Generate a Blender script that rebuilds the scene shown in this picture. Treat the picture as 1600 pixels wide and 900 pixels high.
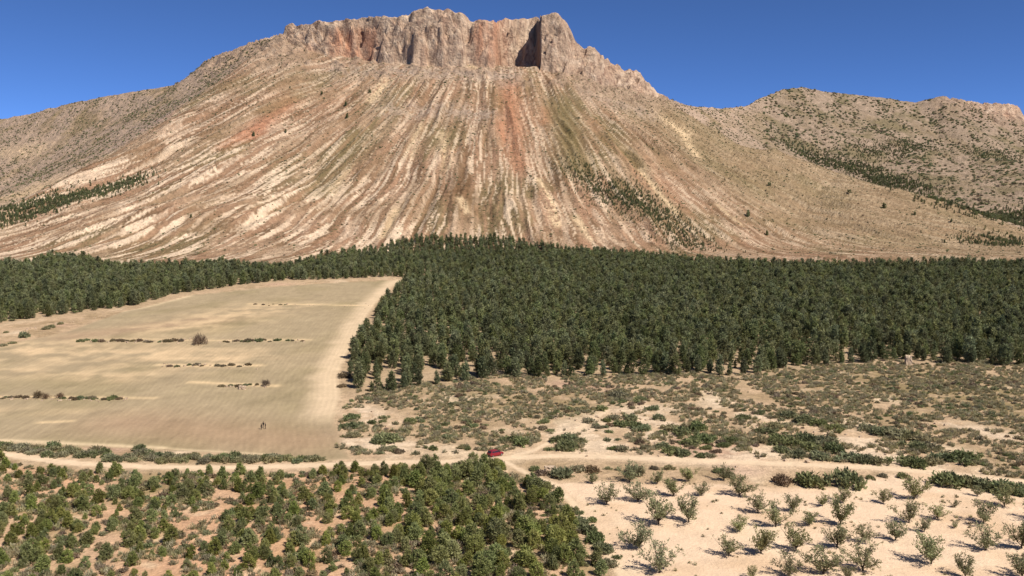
import bpy, bmesh, math, random
import numpy as np
from mathutils import Vector, Matrix

# ------------------------------------------------------------------ clear
for o in list(bpy.data.objects):
    bpy.data.objects.remove(o)
scene = bpy.context.scene
COL = scene.collection
random.seed(7)
RNG = np.random.RandomState(7)

# ------------------------------------------------------------------ camera
F = 1386.0                      # focal length in photo pixels (1600 wide)
CAMZ = 60.0
PITCH = math.atan(120.0 / F)    # looking slightly down
cam_d = bpy.data.cameras.new('camera')
cam_d.sensor_width = 36.0
cam_d.lens = 36.0 * F / 1600.0
cam_d.clip_start = 0.5
cam_d.clip_end = 20000.0
cam = bpy.data.objects.new('camera', cam_d)
COL.objects.link(cam)
cam.location = (0, 0, CAMZ)
cam.rotation_euler = (math.pi / 2 - PITCH, 0, 0)
scene.camera = cam

# ------------------------------------------------------------------ sky + sun
SUN_EL = math.radians(49)
SUN_AZ = math.radians(130)      # clockwise from +Y (view direction): right and a little behind
world = bpy.data.worlds.new('World')
scene.world = world
world.use_nodes = True
wt = world.node_tree
sky = wt.nodes.new('ShaderNodeTexSky')
sky.sky_type = 'NISHITA'
sky.sun_disc = False
sky.sun_elevation = SUN_EL
sky.sun_rotation = SUN_AZ
sky.altitude = 6000
sky.air_density = 0.6
sky.dust_density = 0.0
sky.ozone_density = 10.0
bg = wt.nodes['Background']
bg.inputs['Strength'].default_value = 0.107
wt.links.new(sky.outputs[0], bg.inputs['Color'])
sun_d = bpy.data.lights.new('sun', 'SUN')
sun_d.energy = 4.4
sun_d.angle = math.radians(0.53)
sun_d.color = (1.0, 0.95, 0.875)
sun = bpy.data.objects.new('sun', sun_d)
COL.objects.link(sun)
sv = Vector((math.sin(SUN_AZ) * math.cos(SUN_EL), math.cos(SUN_AZ) * math.cos(SUN_EL), math.sin(SUN_EL)))
sun.rotation_euler = (-sv).to_track_quat('-Z', 'Y').to_euler()
sun.location = sv * 800 + Vector((0, 300, 0))
scene.view_settings.view_transform = 'Standard'
scene.view_settings.look = 'None'
scene.view_settings.exposure = 0.62
scene.view_settings.gamma = 1.0
scene.view_settings.use_curve_mapping = False
scene.cycles.max_bounces = 6
scene.cycles.diffuse_bounces = 3
scene.cycles.transparent_max_bounces = 4

KALB = 0.78                     # photo brightness -> surface albedo
def lin(r, g, b, k=None):
    k = KALB if k is None else k
    f = lambda c: ((c / 255.0 + 0.055) / 1.055) ** 2.4 if c > 10 else c / 255.0 / 12.92
    return np.array([f(r), f(g), f(b)]) * k

# ------------------------------------------------------------------ numpy noise
_perm = np.random.RandomState(3).permutation(256).astype(np.int32)
_perm = np.concatenate([_perm, _perm])
_ang = np.random.RandomState(4).rand(256) * 2 * np.pi
_gx, _gy = np.cos(_ang), np.sin(_ang)
def perlin(x, y, seed=0):
    x = np.asarray(x, dtype=np.float64) + seed * 17.31
    y = np.asarray(y, dtype=np.float64) + seed * 9.77
    xi = np.floor(x).astype(np.int64); yi = np.floor(y).astype(np.int64)
    xf = x - xi; yf = y - yi
    u = xf * xf * xf * (xf * (xf * 6 - 15) + 10); v = yf * yf * yf * (yf * (yf * 6 - 15) + 10)
    def g(ix, iy, dx, dy):
        h = _perm[(_perm[ix & 255] + iy) & 255]
        return _gx[h] * dx + _gy[h] * dy
    a = g(xi, yi, xf, yf); b = g(xi + 1, yi, xf - 1, yf)
    c = g(xi, yi + 1, xf, yf - 1); d = g(xi + 1, yi + 1, xf - 1, yf - 1)
    return ((a + (b - a) * u) * (1 - v) + (c + (d - c) * u) * v) * 1.5
def fbm(x, y, seed=0, octv=4, gain=0.5):
    s = 0; a = 1.0; t = 0
    for i in range(octv):
        s = s + a * perlin(x * 2 ** i, y * 2 ** i, seed + i * 5); t += a; a *= gain
    return s / t
def ridged(x, y, seed=0):
    return 1 - 2 * np.abs(perlin(x, y, seed))
def smooth(a, b, x):
    t = np.clip((x - a) / (b - a), 0, 1)
    return t * t * (3 - 2 * t)
def smax(a, b, k):
    h = np.maximum(k - np.abs(a - b), 0) / k
    return np.maximum(a, b) + h * h * k * 0.25

# ------------------------------------------------------------------ pixel <-> ray
cp, sp = math.cos(PITCH), math.sin(PITCH)
def ray(px, py):
    """azimuth X/Y and slope dz/dY of the sight line through a photo pixel"""
    dx = (np.asarray(px, float) - 800) / F; dy = (450 - np.asarray(py, float)) / F
    den = cp + dy * sp
    return dx / den, (-sp + dy * cp) / den
def project(X, Y, Z):
    z = Z - CAMZ
    dep = Y * cp - z * sp; up = Y * sp + z * cp
    return 800 + F * X / dep, 450 - F * up / dep

# ------------------------------------------------------------------ terrain definition
# crest of the mountain seen in the photo: pixel x, skyline row, cliff-foot row, distance in metres
CREST = np.array([
    (-900, 300, 300, 2300), (-500, 262, 262, 2000), (-250, 225, 225, 1850), (0, 186, 186, 1700), (90, 167, 168, 1650), (160, 153, 154, 1610),
    (230, 140, 141, 1575), (280, 126, 128, 1545), (300, 113, 117, 1530), (318, 96, 102, 1515), (335, 88, 94, 1500),
    (385, 70, 78, 1465), (440, 50, 62, 1428), (446, 38, 66, 1424), (470, 36, 72, 1410), (500, 30, 82, 1395), (545, 26, 90, 1375),
    (590, 22, 95, 1360), (640, 19, 97, 1346), (648, 10, 97, 1344), (700, 11, 98, 1335), (722, 17, 100, 1332), (742, 27, 101, 1330),
    (783, 30, 102, 1330), (790, 23, 103, 1330), (830, 20, 105, 1332), (872, 19, 108, 1336), (886, 32, 112, 1339), (899, 58, 118, 1343),
    (908, 73, 120, 1346), (930, 80, 130, 1352), (962, 98, 140, 1363), (1000, 118, 148, 1380), (1028, 146, 158, 1400), (1055, 158, 164, 1450),
    (1090, 165, 167, 1540), (1130, 168, 169, 1650), (1165, 164, 165, 1740), (1195, 150, 151, 1800), (1225, 138, 139, 1850), (1250, 135, 136, 1880),
    (1300, 143, 144, 1910), (1360, 151, 152, 1930), (1430, 158, 159, 1940), (1470, 150, 152, 1940), (1500, 157, 160, 1940), (1545, 164, 180, 1940),
    (1590, 165, 188, 1945), (1602, 185, 196, 1950), (1800, 215, 216, 1980), (2200, 250, 250, 2050), (2800, 300, 300, 2200)], float)
CA, CS_top = ray(CREST[:, 0], CREST[:, 1])
_, CS_base = ray(CREST[:, 0], CREST[:, 2])
CY = CREST[:, 3]
def crestY(a): return np.interp(a, CA, CY)
def crest_top(a): return CAMZ + np.interp(a, CA, CS_top * CY)
def crest_base(a): return CAMZ + np.interp(a, CA, CS_base * CY)
C_XYZ = np.stack([CA * CY, CY, CAMZ + CS_base * CY], 1)

def poly_feature(X, Y, P):
    """distance to a polyline and the height of its nearest point"""
    best = np.full(X.shape, 1e9); zz = np.zeros(X.shape)
    for i in range(len(P) - 1):
        ax, ay, az = P[i]; bx, by, bz = P[i + 1]
        dx, dy = bx - ax, by - ay
        t = np.clip(((X - ax) * dx + (Y - ay) * dy) / (dx * dx + dy * dy), 0, 1)
        d = np.hypot(X - ax - t * dx, Y - ay - t * dy)
        m = d < best
        best = np.where(m, d, best); zz = np.where(m, az + t * (bz - az), zz)
    return best, zz
def envelope(X, Y, P, drop):
    """upper envelope of the slopes falling away from every stretch of a ridge line"""
    out = np.full(X.shape, -1e9)
    for i in range(len(P) - 1):
        ax, ay, az = P[i]; bx, by, bz = P[i + 1]
        dx, dy = bx - ax, by - ay
        t = np.clip(((X - ax) * dx + (Y - ay) * dy) / (dx * dx + dy * dy), 0, 1)
        d = np.hypot(X - ax - t * dx, Y - ay - t * dy)
        out = np.maximum(out, az + t * (bz - az) - drop(d))
    return out
iL = int(np.argmin(abs(CREST[:, 0] - 446))); iR = int(np.argmin(abs(CREST[:, 0] - 1028)))
P_FAN = C_XYZ[iL:iR + 1]
P_LEFT = C_XYZ[:iL + 1]
P_RIGHT = C_XYZ[iR:]
def pix_line(pts):
    out = []
    for px, py, Y in pts:
        a, s = ray(px, py); out.append((a * Y, Y, CAMZ + s * Y))
    return np.array(out, float)
P_SPUR = pix_line([(1028, 158, 1400), (1110, 195, 1385), (1210, 234, 1350), (1310, 272, 1300), (1400, 303, 1240), (1500, 336, 1180), (1600, 364, 1110), (1750, 392, 1000)])
P_LSPUR = pix_line([(446, 70, 1424), (400, 140, 1370), (330, 205, 1310), (240, 262, 1240), (120, 305, 1130), (0, 345, 1010), (-150, 385, 880)])
P_MIDR = pix_line([(1340, 205, 1800), (1430, 222, 1720), (1520, 236, 1660), (1600, 248, 1600), (1800, 285, 1500)])
FANPOLY = np.concatenate([P_LSPUR[::-1], P_FAN + np.array([0, 40, 0]), P_SPUR, [[620, 600, 0], [0, 560, 0], [-640, 560, 0]]])
D_TAB = np.array([0, 60, 120, 200, 300, 400, 500, 620, 780, 1000, 1600, 4000.])
Z_TAB = np.array([0, 42, 82, 134, 193, 242, 282, 320, 360, 410, 560, 1500.])

def base_ground(X, Y):
    z = 0.024 * 30 * np.logaddexp(0, (Y - 235) / 30)
    w = smooth(200, 420, Y)
    z = z + (0.35 + 1.6 * w) * fbm(X / 130, Y / 130, 11, 3)
    return z
def inside(X, Y, P):
    r = np.zeros(X.shape, bool); n = len(P)
    for i in range(n):
        x1, y1 = P[i][0], P[i][1]; x2, y2 = P[(i + 1) % n][0], P[(i + 1) % n][1]
        c = ((y1 > Y) != (y2 > Y)) & (X < (x2 - x1) * (Y - y1) / (y2 - y1 + 1e-12) + x1)
        r ^= c
    return r
def pdist(X, Y, P, closed=False):
    Q = [(p[0], p[1], 0.0) for p in P]
    if closed: Q.append(Q[0])
    return poly_feature(X, Y, Q)[0]
def signed(X, Y, P):
    d = pdist(X, Y, P, True)
    return np.where(inside(X, Y, P), d, -d)

FANC = (-30.0, 1570.0)
def fan_coords(X, Y):
    th = np.arctan2(X - FANC[0], FANC[1] - Y)
    r = np.hypot(X - FANC[0], FANC[1] - Y)
    return th * 620.0, r
def terrain(X, Y, full=False):
    X = np.asarray(X, float); Y = np.asarray(Y, float)
    a = X / np.maximum(Y, 1.0)
    z0 = base_ground(X, Y)
    d, zl = poly_feature(X, Y, P_FAN)
    tab = lambda k: (lambda q: k * np.interp(q, D_TAB, Z_TAB))
    fan = envelope(X, Y, P_FAN, tab(1.0))
    left = envelope(X, Y, P_LEFT, tab(1.12))
    right = envelope(X, Y, P_RIGHT, tab(1.05))
    spur = envelope(X, Y, P_SPUR[2:], lambda q: 0.32 * q)
    lspur = envelope(X, Y, P_LSPUR[2:], lambda q: 0.32 * q)
    midr = envelope(X, Y, P_MIDR, lambda q: 8 + 0.36 * q)
    m = smax(fan, left, 25)
    m = smax(m, spur, 30); m = smax(m, lspur, 30)
    m = smax(m, right, 25); m = smax(m, midr, 45)
    rise = smooth(-4, 16, m - z0)
    foot = np.maximum(rise, smooth(690, 770, Y + 25 * perlin(X / 70, Y / 70, 9)))
    z = smax(z0, m, 16)
    # erosion: gullies radiating down the fan, rounded ravines elsewhere
    s, r = fan_coords(X, Y)
    fanw = smooth(-45, 25, signed(X, Y, FANPOLY) + 14 * perlin(X / 60, Y / 60, 8)) * foot
    warp = 4.5 * perlin(X / 90, Y / 90, 5) + 1.3 * perlin(X / 28, Y / 28, 6)
    g1 = ridged((s + warp) / 40, r / 260, 21)
    g2 = ridged((s + warp) / 16, r / 110, 22)
    fade = smooth(0, 60, d)
    z = z + fanw * fade * (5.6 * g1 + 3.0 * g2 + 1.1 * ridged((s + warp) / 7.5, r / 55, 24)) * (0.35 + 0.65 * smooth(-0.3, 0.4, perlin(s / 90, r / 120, 23))) * (0.25 + 0.75 * rise)
    oth = rise * (1 - fanw)
    z = z + oth * (7.0 * fbm(X / 110, Y / 110, 31, 3) + 1.6 * fbm(X / 18, Y / 18, 33, 2))
    z = z + rise * 0.7 * fbm(X / 7, Y / 7, 36, 2)
    # cliffs
    e = Y - crestY(a)
    sx = a * 1340
    top = crest_top(a); bas = crest_base(a)
    bas = bas + smooth(10, 40, top - bas) * (11 * perlin(sx / 34, 0.5, 53) + 5 * perlin(sx / 12, 0.5, 54))
    H = np.maximum(top - bas, 0)
    pxa = 800 + F * a * 1.018
    hw = smooth(6, 40, H)
    butt = (10 * ridged(sx / 55 + 0.4 * perlin(e / 30, sx / 40, 40), 0.3, 41) + 4 * ridged(sx / 23, e / 12, 42) + 1.2 * ridged(sx / 9, e / 6, 43))
    niche = 52 * smooth(770, 786, pxa) * smooth(846, 838, pxa) - 9 * smooth(838, 846, pxa) * smooth(905, 885, pxa)
    niche = niche + 16 * smooth(520, 540, pxa) * smooth(600, 575, pxa) - 10 * smooth(640, 650, pxa) * smooth(735, 715, pxa)
    be = e - hw * (-butt + niche) - 6
    H = H + 0.2 * np.maximum(niche, 0) * hw
    wd = 27 + 9 * perlin(sx / 30, 0.7, 44)
    t = np.clip(be / wd, 0, 1)
    led = t ** 0.85 + hw * np.sin(np.pi * t) * (0.05 * np.sin(t * 2 * np.pi * 2.5 + 4 * perlin(sx / 40, 0.2, 45)) + 0.42 * fbm(sx / 30, e / 9, 48, 3) + 0.18 * fbm(sx / 7, e / 5, 49, 2))
    jag = 3.2 * fbm(sx / 8, e / 9, 46, 3) * smooth(2, 10, H) + 3.6 * hw * perlin(sx / 19, e / 30, 47)
    zc = bas + H * np.clip(led, 0, 1.02) + jag * t
    zc = np.where(be > wd, zc - 0.10 * np.maximum(be - wd - 6, 0), zc)
    iscl = (H > 2.0) & (e > -45)
    talus_in = bas + 0.62 * np.minimum(np.maximum(e, -20), 60)
    zin = np.where(be > 0, np.maximum(zc, np.minimum(z, talus_in)), np.minimum(z, talus_in) )
    z = np.where(iscl & (e > -12), zin, z)
    # broken rock on the shoulders
    rk = smooth(290, 330, pxa) * smooth(520, 440, pxa) * smooth(-150, -20, e) + smooth(880, 915, pxa) * smooth(1090, 1040, pxa) * smooth(-110, -15, e)
    rk = rk + 0.8 * smooth(440, 470, pxa) * smooth(1000, 940, pxa) * smooth(-95, -35, e) * smooth(14, -6, e) * smooth(-0.05, 0.35, fbm(sx / 30, e / 25, 55, 3))
    rk = rk + smooth(1440, 1500, pxa) * smooth(1680, 1620, pxa) * smooth(-90, -15, e)
    rk = rk * (e < 30)
    z = z + np.clip(rk, 0, 1) * (5.5 * ridged(X / 24, Y / 17, 51) + 3.0 * ridged(X / 9, Y / 8, 52))
    if not full:
        return z
    cliff = np.where(iscl, smooth(-6, 2, be) * smooth(3, 12, H), 0)
    return dict(z=z, z0=z0, d=d, fanw=fanw, rise=foot, cliff=cliff, s=s, r=r, e=e, pxa=pxa, rk=np.clip(rk, 0, 1), g1=g1, g2=g2, m=m, t=t)

_YS = np.concatenate([np.arange(60, 420, 0.5), np.arange(420, 1000, 1.5), np.arange(1000, 2300, 2.0)])
def hit(px, py):
    """photo pixel -> ground point (X, Y, Z): first place where the sight line meets the terrain"""
    a, s = ray(px, py)
    X = a * _YS; Z = CAMZ + s * _YS
    T = terrain(X, _YS)
    k = int(np.argmax(T > Z))
    if T[k] <= Z[k]:
        k = len(_YS) - 1
    if k == 0:
        return np.array([X[0], _YS[0], T[0]])
    f0 = Z[k - 1] - T[k - 1]; f1 = Z[k] - T[k]
    w = f0 / (f0 - f1) if abs(f0 - f1) > 1e-9 else 0
    Y = _YS[k - 1] + w * (_YS[k] - _YS[k - 1])
    return np.array([a * Y, Y, float(terrain(np.array([a * Y]), np.array([Y]))[0])])
def hits(pts): return np.array([hit(x, y) for x, y in pts])
# ------------------------------------------------------------------ regions (photo outlines dropped onto the ground)
FIELD_R = [(545, 716), (533, 690), (521, 655), (532, 620), (528, 588), (545, 548), (566, 505), (590, 470), (626, 437)]
FIELD = hits([(-260, 668), (0, 692), (120, 697), (260, 702), (400, 712), (500, 722)] + FIELD_R + [(540, 441), (420, 449), (300, 461), (200, 485), (110, 517), (0, 541), (-260, 585)])
FIELD_RW = hits(FIELD_R)
ROAD1 = hits([(-300, 668), (-120, 691), (0, 708), (60, 717), (120, 724), (220, 729), (330, 731), (430, 729), (520, 726), (600, 723), (690, 722), (760, 719), (800, 715),
              (880, 712), (960, 714), (1050, 718), (1150, 722), (1260, 726), (1360, 730), (1450, 737), (1540, 747), (1650, 758), (1800, 770)])
ROAD2 = hits([(785, 716), (830, 705), (862, 690), (905, 670), (950, 640)])
ROAD3 = hits([(790, 722), (820, 738), (865, 756), (898, 790), (925, 830), (955, 870), (985, 915)])
ORCH = hits([(868, 756), (960, 752), (1060, 756), (1140, 757), (1210, 762), (1300, 762), (1390, 742), (1440, 738), (1500, 760), (1600, 778), (1900, 800), (2100, 1100), (1010, 1100), (985, 930), (950, 868), (922, 825), (900, 785)])
FOREST = hits([(540, 606), (565, 613), (610, 614), (650, 603), (700, 604), (760, 590), (850, 590), (940, 590), (1000, 588), (1100, 586), (1160, 592), (1200, 579), (1300, 571), (1400, 562),
               (1500, 570), (1620, 573), (1950, 580), (1950, 432), (1600, 418), (1500, 414), (1400, 416), (1300, 418), (1200, 416), (1100, 411), (1050, 405), (950, 395), (850, 384), (800, 374), (740, 372), (690, 378),
               (640, 376), (590, 392), (540, 396), (490, 410), (440, 422), (350, 416), (250, 420), (180, 420), (130, 404), (70, 404), (40, 418), (0, 416), (-350, 430),
               (-350, 560), (0, 505), (100, 492), (180, 482), (215, 478), (260, 464), (300, 456), (380, 445), (450, 438), (540, 436), (622, 432),
               (640, 436), (612, 466), (585, 500), (560, 545), (548, 580)])
YOUNG = hits([(-300, 715), (0, 722), (60, 732), (130, 738), (300, 742), (500, 738), (620, 734), (740, 726), (775, 724), (800, 742), (850, 765), (880, 790), (905, 830), (935, 880), (960, 940), (960, 1000), (-300, 1000)])

# ------------------------------------------------------------------ terrain grid
uin = np.linspace(-0.635, 0.635, 800)
uo = 0.635 + np.cumsum(np.linspace(0.003, 0.02, 28))
US = np.concatenate([-uo[::-1], uin, uo])
yb = [np.linspace(66, 138, 16)[:-1]]
rows = np.arange(905, 380, -1.75)
_, srow = ray(800, rows)
ynear = []
for s_ in srow:
    y_ = np.linspace(100, 900, 4000)
    ynear.append(y_[np.argmax(base_ground(y_ * 0, y_) > CAMZ + s_ * y_)])
ynear = np.array([y for y in ynear if 139 < y < 800])
ynear = ynear[np.concatenate([[True], np.diff(ynear) > 0.15])]
yb.append(ynear)
yb.append(np.linspace(ynear[-1], 1275, 300)[1:])
yb.append(np.linspace(1275, 1300, 16)[1:]); yb.append(np.linspace(1300, 1392, 170)[1:])
yb.append(1392 + np.cumsum(np.linspace(2, 45, 34)))
YB = np.concatenate(yb)
shift = crestY(US) - 1330
wv = smooth(650, 1270, YB)
GY = YB[:, None] + wv[:, None] * shift[None, :]
GX = GY * US[None, :]
T = terrain(GX, GY, full=True)
GZ = T['z']
NR, NC = GX.shape

# ------------------------------------------------------------------ colour of the ground
def mix(c, col, w):
    return c + (np.asarray(col) - c) * np.clip(w, 0, 1)[..., None]
def ell(p0, p1, width):
    """soft elongated patch between two photo pixels on the terrain, width in metres"""
    A = hit(*p0); B = hit(*p1)
    return np.exp(-(pdist(GX, GY, [A, B]) / width) ** 2)
n_big = fbm(GX / 60, GY / 60, 61, 4)
n_med = fbm(GX / 14, GY / 14, 62, 4)
n_fine = fbm(GX / 4.0, GY / 4.0, 63, 3)
C = np.zeros((NR, NC, 3)) + lin(200, 170, 136)
# scrub floor: dry grass cover over pale soil
C = mix(C, lin(172, 146, 112), smooth(-0.2, 0.4, n_med + 0.4 * n_big + 0.5 * n_fine))
C = mix(C, lin(226, 200, 166), smooth(0.15, 0.5, fbm(GX / 22, GY / 30, 64, 4)) * 0.9)
C = mix(C, lin(200, 160, 138), smooth(0.2, 0.6, fbm(GX / 40, GY / 40, 65, 3)) * 0.6)
BARE = [(hit(*a_), hit(*b_), w_) for a_, b_, w_ in (((920, 700), (1010, 640), 10), ((1000, 690), (1040, 660), 6), ((1040, 716), (1220, 722), 6), ((1130, 630), (1200, 662), 8), ((1320, 676), (1370, 702), 8),
        ((1380, 715), (1480, 732), 9), ((555, 690), (650, 700), 8), ((850, 672), (940, 650), 9), ((560, 640), (600, 660), 6), ((1110, 700), (1180, 706), 5), ((1480, 660), (1560, 680), 6))]
def bare_fn(X, Y): return np.clip(sum(np.exp(-(pdist(X, Y, [A, B]) / w_) ** 2) for A, B, w_ in BARE), 0, 1)
bare = bare_fn(GX, GY)
C = mix(C, lin(234, 207, 175), 0.85 * bare * smooth(-0.25, 0.2, n_med + 0.5 * n_fine))
grassy = np.clip(ell((700, 610), (860, 640), 16) + ell((1330, 590), (1590, 640), 20) + ell((1480, 590), (1600, 610), 18), 0, 1)
C = mix(C, lin(146, 128, 90), grassy * smooth(-0.35, 0.35, n_fine + 0.6 * n_med + 0.1) * 0.8)
# young plantation soil
s_y = signed(GX, GY, YOUNG)
w = smooth(-2, 3, s_y)
soil = mix(np.zeros_like(C) + lin(206, 170, 136), lin(160, 138, 98), smooth(-0.1, 0.4, n_med))
soil = mix(soil, lin(210, 164, 128), 0.75 * smooth(0.0, 0.45, n_big + 0.25) * smooth(30, -60, GX))
soil = mix(soil, lin(226, 196, 160), smooth(0.15, 0.5, fbm(GX / 9, GY / 9, 66, 3)) * 0.7)
C = C * (1 - w[..., None]) + soil * w[..., None]
# orchard sand
s_o = signed(GX, GY, ORCH) + 1.2 * n_fine
w = smooth(-1.5, 1.5, s_o)
sand = mix(np.zeros_like(C) + lin(234, 203, 170), lin(222, 189, 154), smooth(-0.1, 0.5, fbm(GX / 25, GY / 12, 67, 3)))
sand = mix(sand, lin(236, 210, 176), smooth(0.1, 0.5, n_med) * 0.6)
C = C * (1 - w[..., None]) + sand * w[..., None]
# forest floor
s_f = signed(GX, GY, FOREST)
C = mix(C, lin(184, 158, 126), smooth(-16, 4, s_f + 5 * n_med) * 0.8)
# ploughed field
s_p = signed(GX, GY, FIELD) + 0.8 * n_fine
w = smooth(-1.5, 1.5, s_p)
fld = np.zeros_like(C) + lin(174, 154, 122)
fld = mix(fld, lin(160, 143, 108), smooth(-0.1, 0.5, fbm(GX / 45, GY / 70, 68, 3)))
fld = mix(fld, lin(178, 146, 117), 0.7 * np.clip(ell((200, 660), (470, 690), 15) + ell((120, 525), (330, 500), 14) * 0.9, 0, 1) * 0.9)
fld = mix(fld, lin(216, 186, 146), np.clip(ell((30, 545), (330, 560), 24) * 0.95 + ell((280, 510), (420, 480), 24) * 0.9 + ell((20, 580), (200, 590), 9) * 0.7 + ell((-50, 640), (200, 645), 5) * 0.4, 0, 1) * smooth(-0.35, 0.25, n_med))
fld = mix(fld, lin(226, 196, 152), np.clip(ell((390, 475), (585, 478), 2.2) + ell((120, 531), (480, 531), 2.4) * 0.8 + ell((250, 570), (405, 571), 2.2) + ell((300, 597), (430, 603), 2.0) + ell((0, 620), (240, 622), 1.8) * 0.8 + ell((65, 660), (110, 658), 1.4), 0, 1))
fdr = pdist(GX, GY, FIELD_RW)
trk = smooth(13, 4, fdr + 3.5 * n_med) * smooth(240, 262, GY + 0.0)
fld = fld * (1 + 0.16 * fbm(GX / 1.8, GY / 12, 69, 3) + 0.10 * n_med + 0.10 * fbm(GX / 50, GY / 14, 70, 3))[..., None]
fld = mix(fld, lin(226, 198, 162), trk * 0.85)
fld = mix(fld, lin(226, 200, 160), ell((180, 488), (290, 463), 4.0) + ell((0, 688), (250, 700), 1.6) * 0.9 + ell((250, 700), (420, 710), 0.8) * 0.7)
C = C * (1 - w[..., None]) + fld * w[..., None]
# roads
s_r = np.minimum(np.minimum(pdist(GX, GY, ROAD1), pdist(GX, GY, ROAD2) + 1.0), pdist(GX, GY, ROAD3) + 0.9)
C = mix(C, lin(232, 205, 170), smooth(2.4, 1.2, s_r + 0.9 * n_fine))
C = mix(C, lin(222, 192, 158), smooth(7, 2, s_r + 3 * n_med) * 0.35 * (1 - smooth(-3, 1, s_y)))
# --- mountain
s, r, d = T['s'], T['r'], T['d']
wp = s + 4.5 * perlin(GX / 90, GY / 90, 5) + 1.3 * perlin(GX / 28, GY / 28, 6)
st1 = fbm(wp / 15, r / 190, 71, 4) + 0.10 * n_fine
st2 = fbm(wp / 6.6, r / 95, 72, 4, 0.55) + 0.16 * n_fine
lo = fbm(s / 120, r / 130, 73, 3)
mt = np.zeros_like(C) + lin(158, 126, 99)
mt = mix(mt, lin(116, 91, 66), smooth(0.0, 0.25, st1) * 0.8)
mt = mix(mt, lin(122, 110, 76), smooth(-0.05, 0.3, lo) * 0.7)
mt = mix(mt, lin(182, 142, 112), smooth(0.0, 0.35, -st2) * 0.6)
lowpale = smooth(120, 380, d) * smooth(200, -250, GX)
mt = mix(mt, lin(232, 204, 172), smooth(0.12, 0.22, st2 - 0.2 * st1 + 0.10 * lowpale) * (0.66 + 0.3 * lowpale))
mt = mix(mt, lin(222, 194, 164), smooth(0.15, 0.3, fbm(wp / 9, r / 75, 74, 4) + 0.2 * n_fine - 0.3 * lo) * 0.5)
plain = smooth(0.05, 0.35, fbm(s / 75, r / 100, 76, 3))
mt = mix(mt, lin(150, 121, 92), 0.6 * plain)
mt = mix(mt, lin(196, 164, 134), 0.35 * smooth(0.05, 0.35, fbm(s / 60, r / 80, 77, 3)))
side = smooth(0.42, 0.75, s / 620.0)
mt = mix(mt, lin(154, 133, 102), 0.65 * side)
def st_w(k=0.3): return smooth(-0.3, k, st1 * 0.6 + st2 * 0.6 + 0.35 * n_fine + 0.25 * n_med + 0.08)
P_ = lambda *a: np.clip(sum(a), 0, 1)
mt = mix(mt, lin(182, 130, 98), 0.85 * P_(ell((797, 128), (798, 205), 17), ell((790, 200), (812, 260), 12), ell((850, 170), (852, 190), 8)) * (0.55 + 0.45 * st_w()))
mt = mix(mt, lin(184, 130, 100), 0.85 * P_(ell((455, 160), (390, 207), 15), ell((400, 205), (350, 230), 12) * 0.7) * 0.95)
mt = mix(mt, lin(176, 128, 92), P_(ell((930, 190), (1010, 290), 9) * 0.7, ell((1010, 250), (1070, 330), 8) * 0.4) * st_w())
mt = mix(mt, lin(120, 106, 70), P_(ell((880, 170), (900, 265), 26), ell((470, 150), (420, 175), 16) * 0.6, ell((560, 215), (500, 300), 15) * 0.5, ell((950, 210), (1000, 260), 14) * 0.7, ell((1090, 230), (1180, 300), 22) * 0.35) * 0.8)
mt = mix(mt, lin(118, 90, 64), P_(ell((700, 260), (740, 330), 26) * 0.7, ell((1100, 330), (1200, 370), 24) * 0.5, ell((1020, 200), (1100, 280), 14) * 0.5) * smooth(-0.4, 0.3, st1))
mt = mix(mt, lin(222, 192, 152), P_(ell((842, 280), (862, 318), 3.5), ell((858, 318), (868, 350), 8), ell((604, 128), (580, 155), 9), ell((590, 170), (640, 180), 6) * 0.5,
        ell((655, 195), (640, 245), 7) * 0.6, ell((690, 210), (700, 262), 6) * 0.7, ell((1025, 180), (1070, 205), 11), ell((1065, 205), (1090, 245), 7), ell((760, 95), (735, 97), 9), ell((645, 95), (665, 97), 7),
        ell((940, 150), (965, 155), 8) * 0.8, ell((720, 310), (728, 330), 5), ell((1000, 265), (1058, 332), 3.5), ell((1120, 320), (1160, 352), 3) * 0.8, ell((545, 265), (520, 300), 6) * 0.6, ell((620, 330), (600, 370), 6) * 0.8, ell((900, 340), (925, 375), 6) * 0.8) * st_w(0.1))
mt = mix(mt, lin(178, 156, 136), P_(ell((600, 170), (760, 178), 18) * 0.7, ell((650, 115), (800, 120), 20) * 0.8, ell((520, 105), (640, 110), 18) * 0.7, ell((930, 150), (1010, 175), 20) * 0.7) * smooth(-0.5, 0.2, n_med + n_fine))
# rough grey-pink rubble on the flanks and behind
oth = smooth(0.7, 0.2, T['fanw'])
rub = np.zeros_like(C) + lin(178, 153, 130)
rub = mix(rub, lin(154, 132, 102), smooth(-0.1, 0.4, n_big))
rub = mix(rub, lin(190, 160, 134), smooth(0.05, 0.4, n_med) * 0.7)
rub = mix(rub, lin(208, 178, 142), P_(ell((40, 300), (170, 275), 40) * 0.8, ell((0, 240), (60, 235), 20) * 0.7, ell((330, 225), (360, 205), 8) * 0.8))
rub = mix(rub, lin(176, 150, 134), P_(ell((230, 200), (330, 190), 50) * 0.6, ell((1500, 170), (1600, 195), 40) * 0.8, ell((1150, 250), (1260, 265), 25) * 0.7))
rgt = smooth(0.22, 0.32, GX / GY) * smooth(1300, 1420, GY)
rub = mix(rub, lin(142, 124, 104), rgt * (0.35 + 0.5 * smooth(-0.2, 0.3, n_med)))
rub = mix(rub, lin(120, 108, 78), rgt * smooth(0.0, 0.4, fbm(GX / 70, GY / 45, 75, 3)) * 0.7)
mt = mt * (1 - oth[..., None]) + rub * oth[..., None]
mt = mix(mt, lin(172, 146, 122), T['rk'] * 0.8)
mt = mix(mt, lin(140, 112, 92), T['rk'] * smooth(0.1, 0.5, n_fine))
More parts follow.
